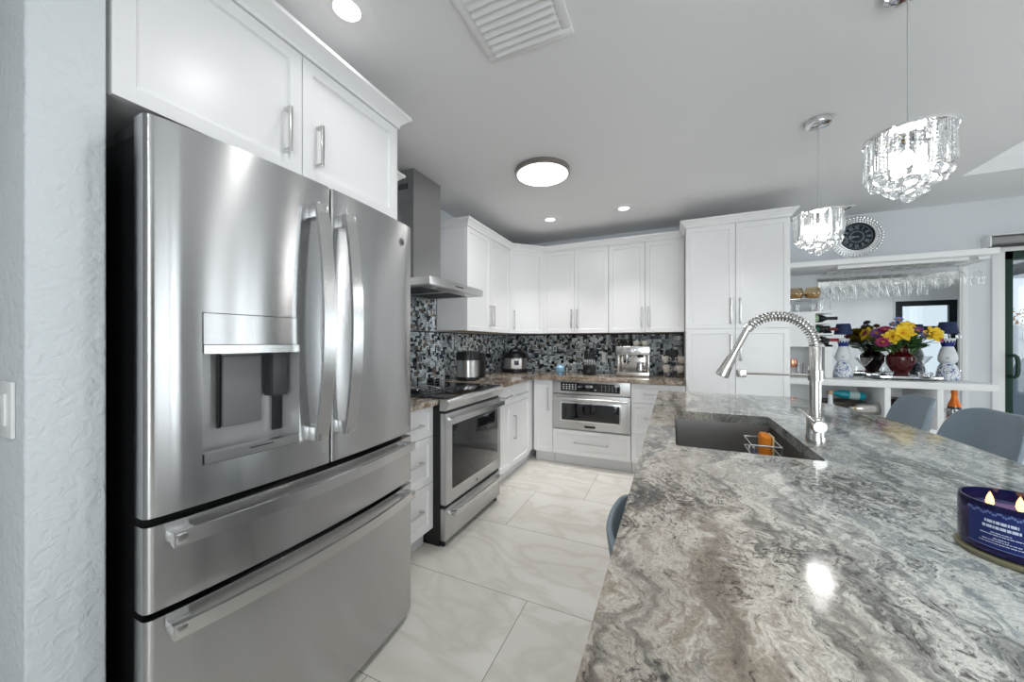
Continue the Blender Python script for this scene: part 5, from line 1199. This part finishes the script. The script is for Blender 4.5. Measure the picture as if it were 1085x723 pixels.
FLW = [('lily', (-.035, -.11, .125), (-.1, -1, .35), .070, .020, .025, 6, M_yel, 2), ('lily', (-.075, -.09, .10), (-.4, -1, .15), .062, .019, .022, 6, M_yel, 2), ('lily', (.115, -.09, .115), (.3, -1, .3), .066, .020, .025, 6, M_yel, 2),
       ('lily', (.0, -.07, .165), (.05, -.8, .8), .055, .018, .022, 6, M_yel, 2), ('lily', (-.12, .10, .12), (-.4, 1, .3), .066, .02, .025, 6, M_yel, 2), ('lily', (.05, .11, .12), (.2, 1, .3), .066, .02, .025, 6, M_yel, 2),
       ('daisy', (-.13, -.10, .062), (-.5, -1, .1), .045, .008, .010, 16, M_mag, 2), ('daisy', (-.135, -.03, .13), (-.6, -.7, .5), .045, .008, .010, 16, M_pur, 2), ('daisy', (-.10, -.05, .155), (-.3, -.6, .8), .042, .008, .010, 16, M_mag, 2), ('daisy', (.05, -.09, .145), (.1, -.9, .6), .042, .008, .01, 16, M_pur, 2),
       ('daisy', (.17, -.05, .145), (.6, -.6, .6), .030, .007, .008, 14, M_nav, 2), ('daisy', (.165, -.08, .085), (.7, -.8, .2), .034, .008, .008, 14, M_mag, 1), ('aster', (.075, -.11, .11), (.2, -1, .3), .030, .007, .01, 12, M_lav, 2), ('daisy', (-.16, .06, .13), (-.8, .4, .5), .042, .008, .01, 16, M_mag, 2),
       ('daisy', (.0, .12, .14), (0, 1, .5), .042, .008, .01, 16, M_pur, 2), ('delphinium', (-.02, -.03, .235), (-.1, -.7, .6), .028, .012, .006, 6, M_lav, 2), ('delphinium', (-.045, -.02, .20), (-.5, -.7, .4), .024, .012, .006, 6, M_lav, 2), ('delphinium', (.035, -.02, .205), (.5, -.7, .5), .022, .012, .006, 6, M_lav, 1), ('delphinium', (-.01, -.045, .20), (.1, -.9, .3), .022, .012, .006, 6, M_lav, 1)]
for f in FLW: flower(*f)
for k in range(98):
    a = rnd.uniform(0, 2*PI); el = rnd.uniform(-.25, .9); L_ = rnd.uniform(.06, .11); r0 = rnd.uniform(.02, .115)
    p = petal(L_, rnd.uniform(.010, .018), rnd.uniform(-.02, .03)); M = Matrix.Translation((r0*math.cos(a), r0*math.sin(a), rnd.uniform(-.01, .10))) @ Matrix.Rotation(a+rnd.uniform(-.5, .5), 4, 'Z') @ Matrix.Rotation(-el*.6, 4, 'Y') @ Matrix.Rotation(rnd.uniform(-.6, .6), 4, 'X')
    obj('leaf', p, rnd.choice((M_leaf, M_leaf, M_leaf2)), bq, M, local=True)
def martini(label, x, y, z):
    g = thing('martini_glass', label, 'glass', (x, y, z))
    obj('foot', LT([(.036, .0005), (.034, .003), (.006, .008), (.0035, .02)], n=28, capt=False), M_glass, g, local=True)
    obj('stem', LT([(.0035, .02), (.0035, .10)], n=12, capb=False, capt=False), M_glass, g, local=True)
    obj('bowl', LT([(.0035, .10), (.030, .135), (.062, .185), (.0605, .185), (.028, .137), (0, .106)], n=36, capb=False), M_glass, g, local=True); return g
mg1 = martini('martini glass between the wine-hutch lamp and the red vase', 1.585, 4.24, BZ)
dup(mg1, (1.990, 4.29, tz), None, 'martini glass on the tray between the vase and the door-side lamp')
for k, (x, y, lab) in enumerate(((1.725, 4.17, 'small clear votive glass on the tray, hutch side of the vase'), (1.93, 4.165, 'small clear votive glass on the tray, right beside the vase foot'), (1.99, 4.20, 'small clear votive glass at the door-side end of the tray'))):
    tag(obj('votive_glass', LT([(.016, tz+.0005), (.018, tz+.002), (.028, tz+.052), (.026, tz+.052), (.017, tz+.008), (0, tz+.008)], (x, y, 0), 24), M_crystal), lab, 'glass')
# cubby contents
M_teal = mat('teal_bottle', srgb(38, 160, 176), .25)
RL = Matrix.Translation((0, 0, 0)) @ Matrix.Rotation(math.radians(-84), 4, 'Y')
bottle('teal_bottle', 'teal bottle with pale label lying in the cubby below the lamp', [(0, 0), (.033, 0), (.038, .008), (.038, .15), (.030, .18), (.016, .21), (.013, .235), (.013, .26), (0, .26)], (1.585, 4.24, .772), M_teal,
       [('label', [(.0385, .04), (.0385, .11)], mat('pale_label', srgb(190, 214, 214), .5)), ('cap', [(.0145, .235), (.0145, .262), (0, .262)], mat('teal_cap', srgb(20, 110, 130), .3))], RL)
bottle('silver_bottle', 'silver ribbed bottle lying on a small box just in front of the teal bottle', [(0, 0), (.040, 0), (.048, .01), (.048, .05), (.044, .06), (.046, .10), (.036, .14), (.018, .165), (.015, .20), (0, .20)], (1.61, 4.10, .689), mat('silver_foil', (.62, .60, .56), .25, 1),
       [('neck_band', [(.0185, .165), (.016, .185)], M_gold)], Matrix.Rotation(math.radians(-90), 4, 'Y') @ Matrix.Rotation(.3, 4, 'X'))
bx_ = thing('wooden_crate', 'dark wooden box under the teal bottle in the cubby', 'box', (1.48, 4.25, .56))
obj('box', BX(1.30, 1.62, 4.17, 4.46, .561, .700, .004), mat('dark_box', srgb(70, 60, 52), .5), bx_); obj('lid', BX(1.295, 1.625, 4.165, 4.465, .7005, .718, .003), mat('dark_box_lid', srgb(84, 74, 64), .5), bx_)
gb = thing('gift_box', 'small pale box under the silver bottle in the bar cubby', 'box', (1.5, 4.09, .56)); obj('box', BX(1.40, 1.62, 4.035, 4.155, .5605, .62, .003), M_white, gb); obj('lid', BX(1.397, 1.623, 4.032, 4.158, .6205, .639, .003), M_kick, gb)
bottle('decanter', 'cork-stoppered pale bottle behind the faucet in the bar cubby', [(0, 0), (.05, 0), (.055, .01), (.055, .09), (.045, .13), (.018, .155), (.015, .235), (0, .235)], (1.305, 4.105, .5605), M_cer,
       [('cork', [(.015, .2355), (.019, .237), (.019, .272), (0, .272)], mat('cork', srgb(176, 156, 124), .7))])
M_wine2 = mat('brown_bottle_glass', srgb(30, 20, 16), .1, spec=.7)
for k, (x, z, mf, lab) in enumerate(((1.715, .598, srgb(60, 30, 30), 'bottom row next to the teal bottle divider'), (1.79, .598, srgb(180, 170, 150), 'bottom row second from the divider'), (1.865, .598, srgb(60, 50, 30), 'bottom row towards the champagne side'),
        (1.752, .664, srgb(150, 140, 120), 'upper row next to the teal bottle divider'), (1.828, .664, srgb(40, 30, 30), 'upper row in the middle'), (1.902, .664, srgb(120, 30, 40), 'upper row towards the champagne side'), (1.79, .730, srgb(90, 70, 50), 'top of the pile, teal bottle side'), (1.865, .730, srgb(70, 30, 30), 'top of the pile, champagne side'))):
    bottle('wine_bottle', 'dark wine bottle lying in the centre cubby, '+lab, WP, (x, 4.42, z), M_wine2, [('foil_cap', [(.0142, .235), (.0143, .285), (.0158, .287), (.0158, .298), (0, .2985)], mat('foil', mf, .35)), ('label', [(.0370, .085), (.0370, .155)], mat('wine_label', srgb(150, 140, 120), .5))], Matrix.Rotation(PI/2, 4, 'X'))
M_copper2 = mat('orange_foil', srgb(214, 112, 40), .3, .5)
bottle('champagne_bottle', 'champagne bottle with orange foil neck and dark label in the end cubby', [(0, 0), (.036, 0), (.043, .006), (.043, .13), (.036, .17), (.02, .215), (.016, .24), (.016, .27), (0, .27)], (2.14, 4.2, .5755), M_wine,
       [('foil_neck', [(.0395, .155), (.0372, .171), (.0212, .216), (.0172, .24), (.0178, .262), (.0195, .268), (.0195, .292), (.016, .298), (0, .298)], M_copper2), ('label', [(.0435, .03), (.0435, .075)], mat('orange_label', srgb(196, 70, 40), .45)), ('shield', [(.0435, .09), (.0436, .125)], mat('dark_shield', srgb(40, 40, 44), .4))])
ac = thing('acrylic_tray', 'clear acrylic tray with chrome rail under the champagne bottle', 'tray', (2.14, 4.2, .56))
obj('plate', BX(2.0, 2.30, 4.08, 4.34, .5605, .575), M_glass, ac)
bm = bmesh.new(); tube(bm, [(2.0, 4.075, .65), (2.30, 4.075, .65)], .004, 8)
for x in (2.004, 2.296): tube(bm, [(x, 4.075, .561), (x, 4.075, .65)], .004, 8)
obj('rail', bm, M_chrome, ac)
cg = obj('champagne_coupe', LT([(.030, .5755), (.028, .578), (.005, .582), (.0035, .60), (.0035, .64), (.01, .65), (.040, .69), (.038, .72), (.0365, .72), (.038, .69), (0, .655)], (2.085, 4.125, 0), 28), M_glass)
tag(cg, 'clear stemmed glass standing in front of the champagne bottle', 'glass')
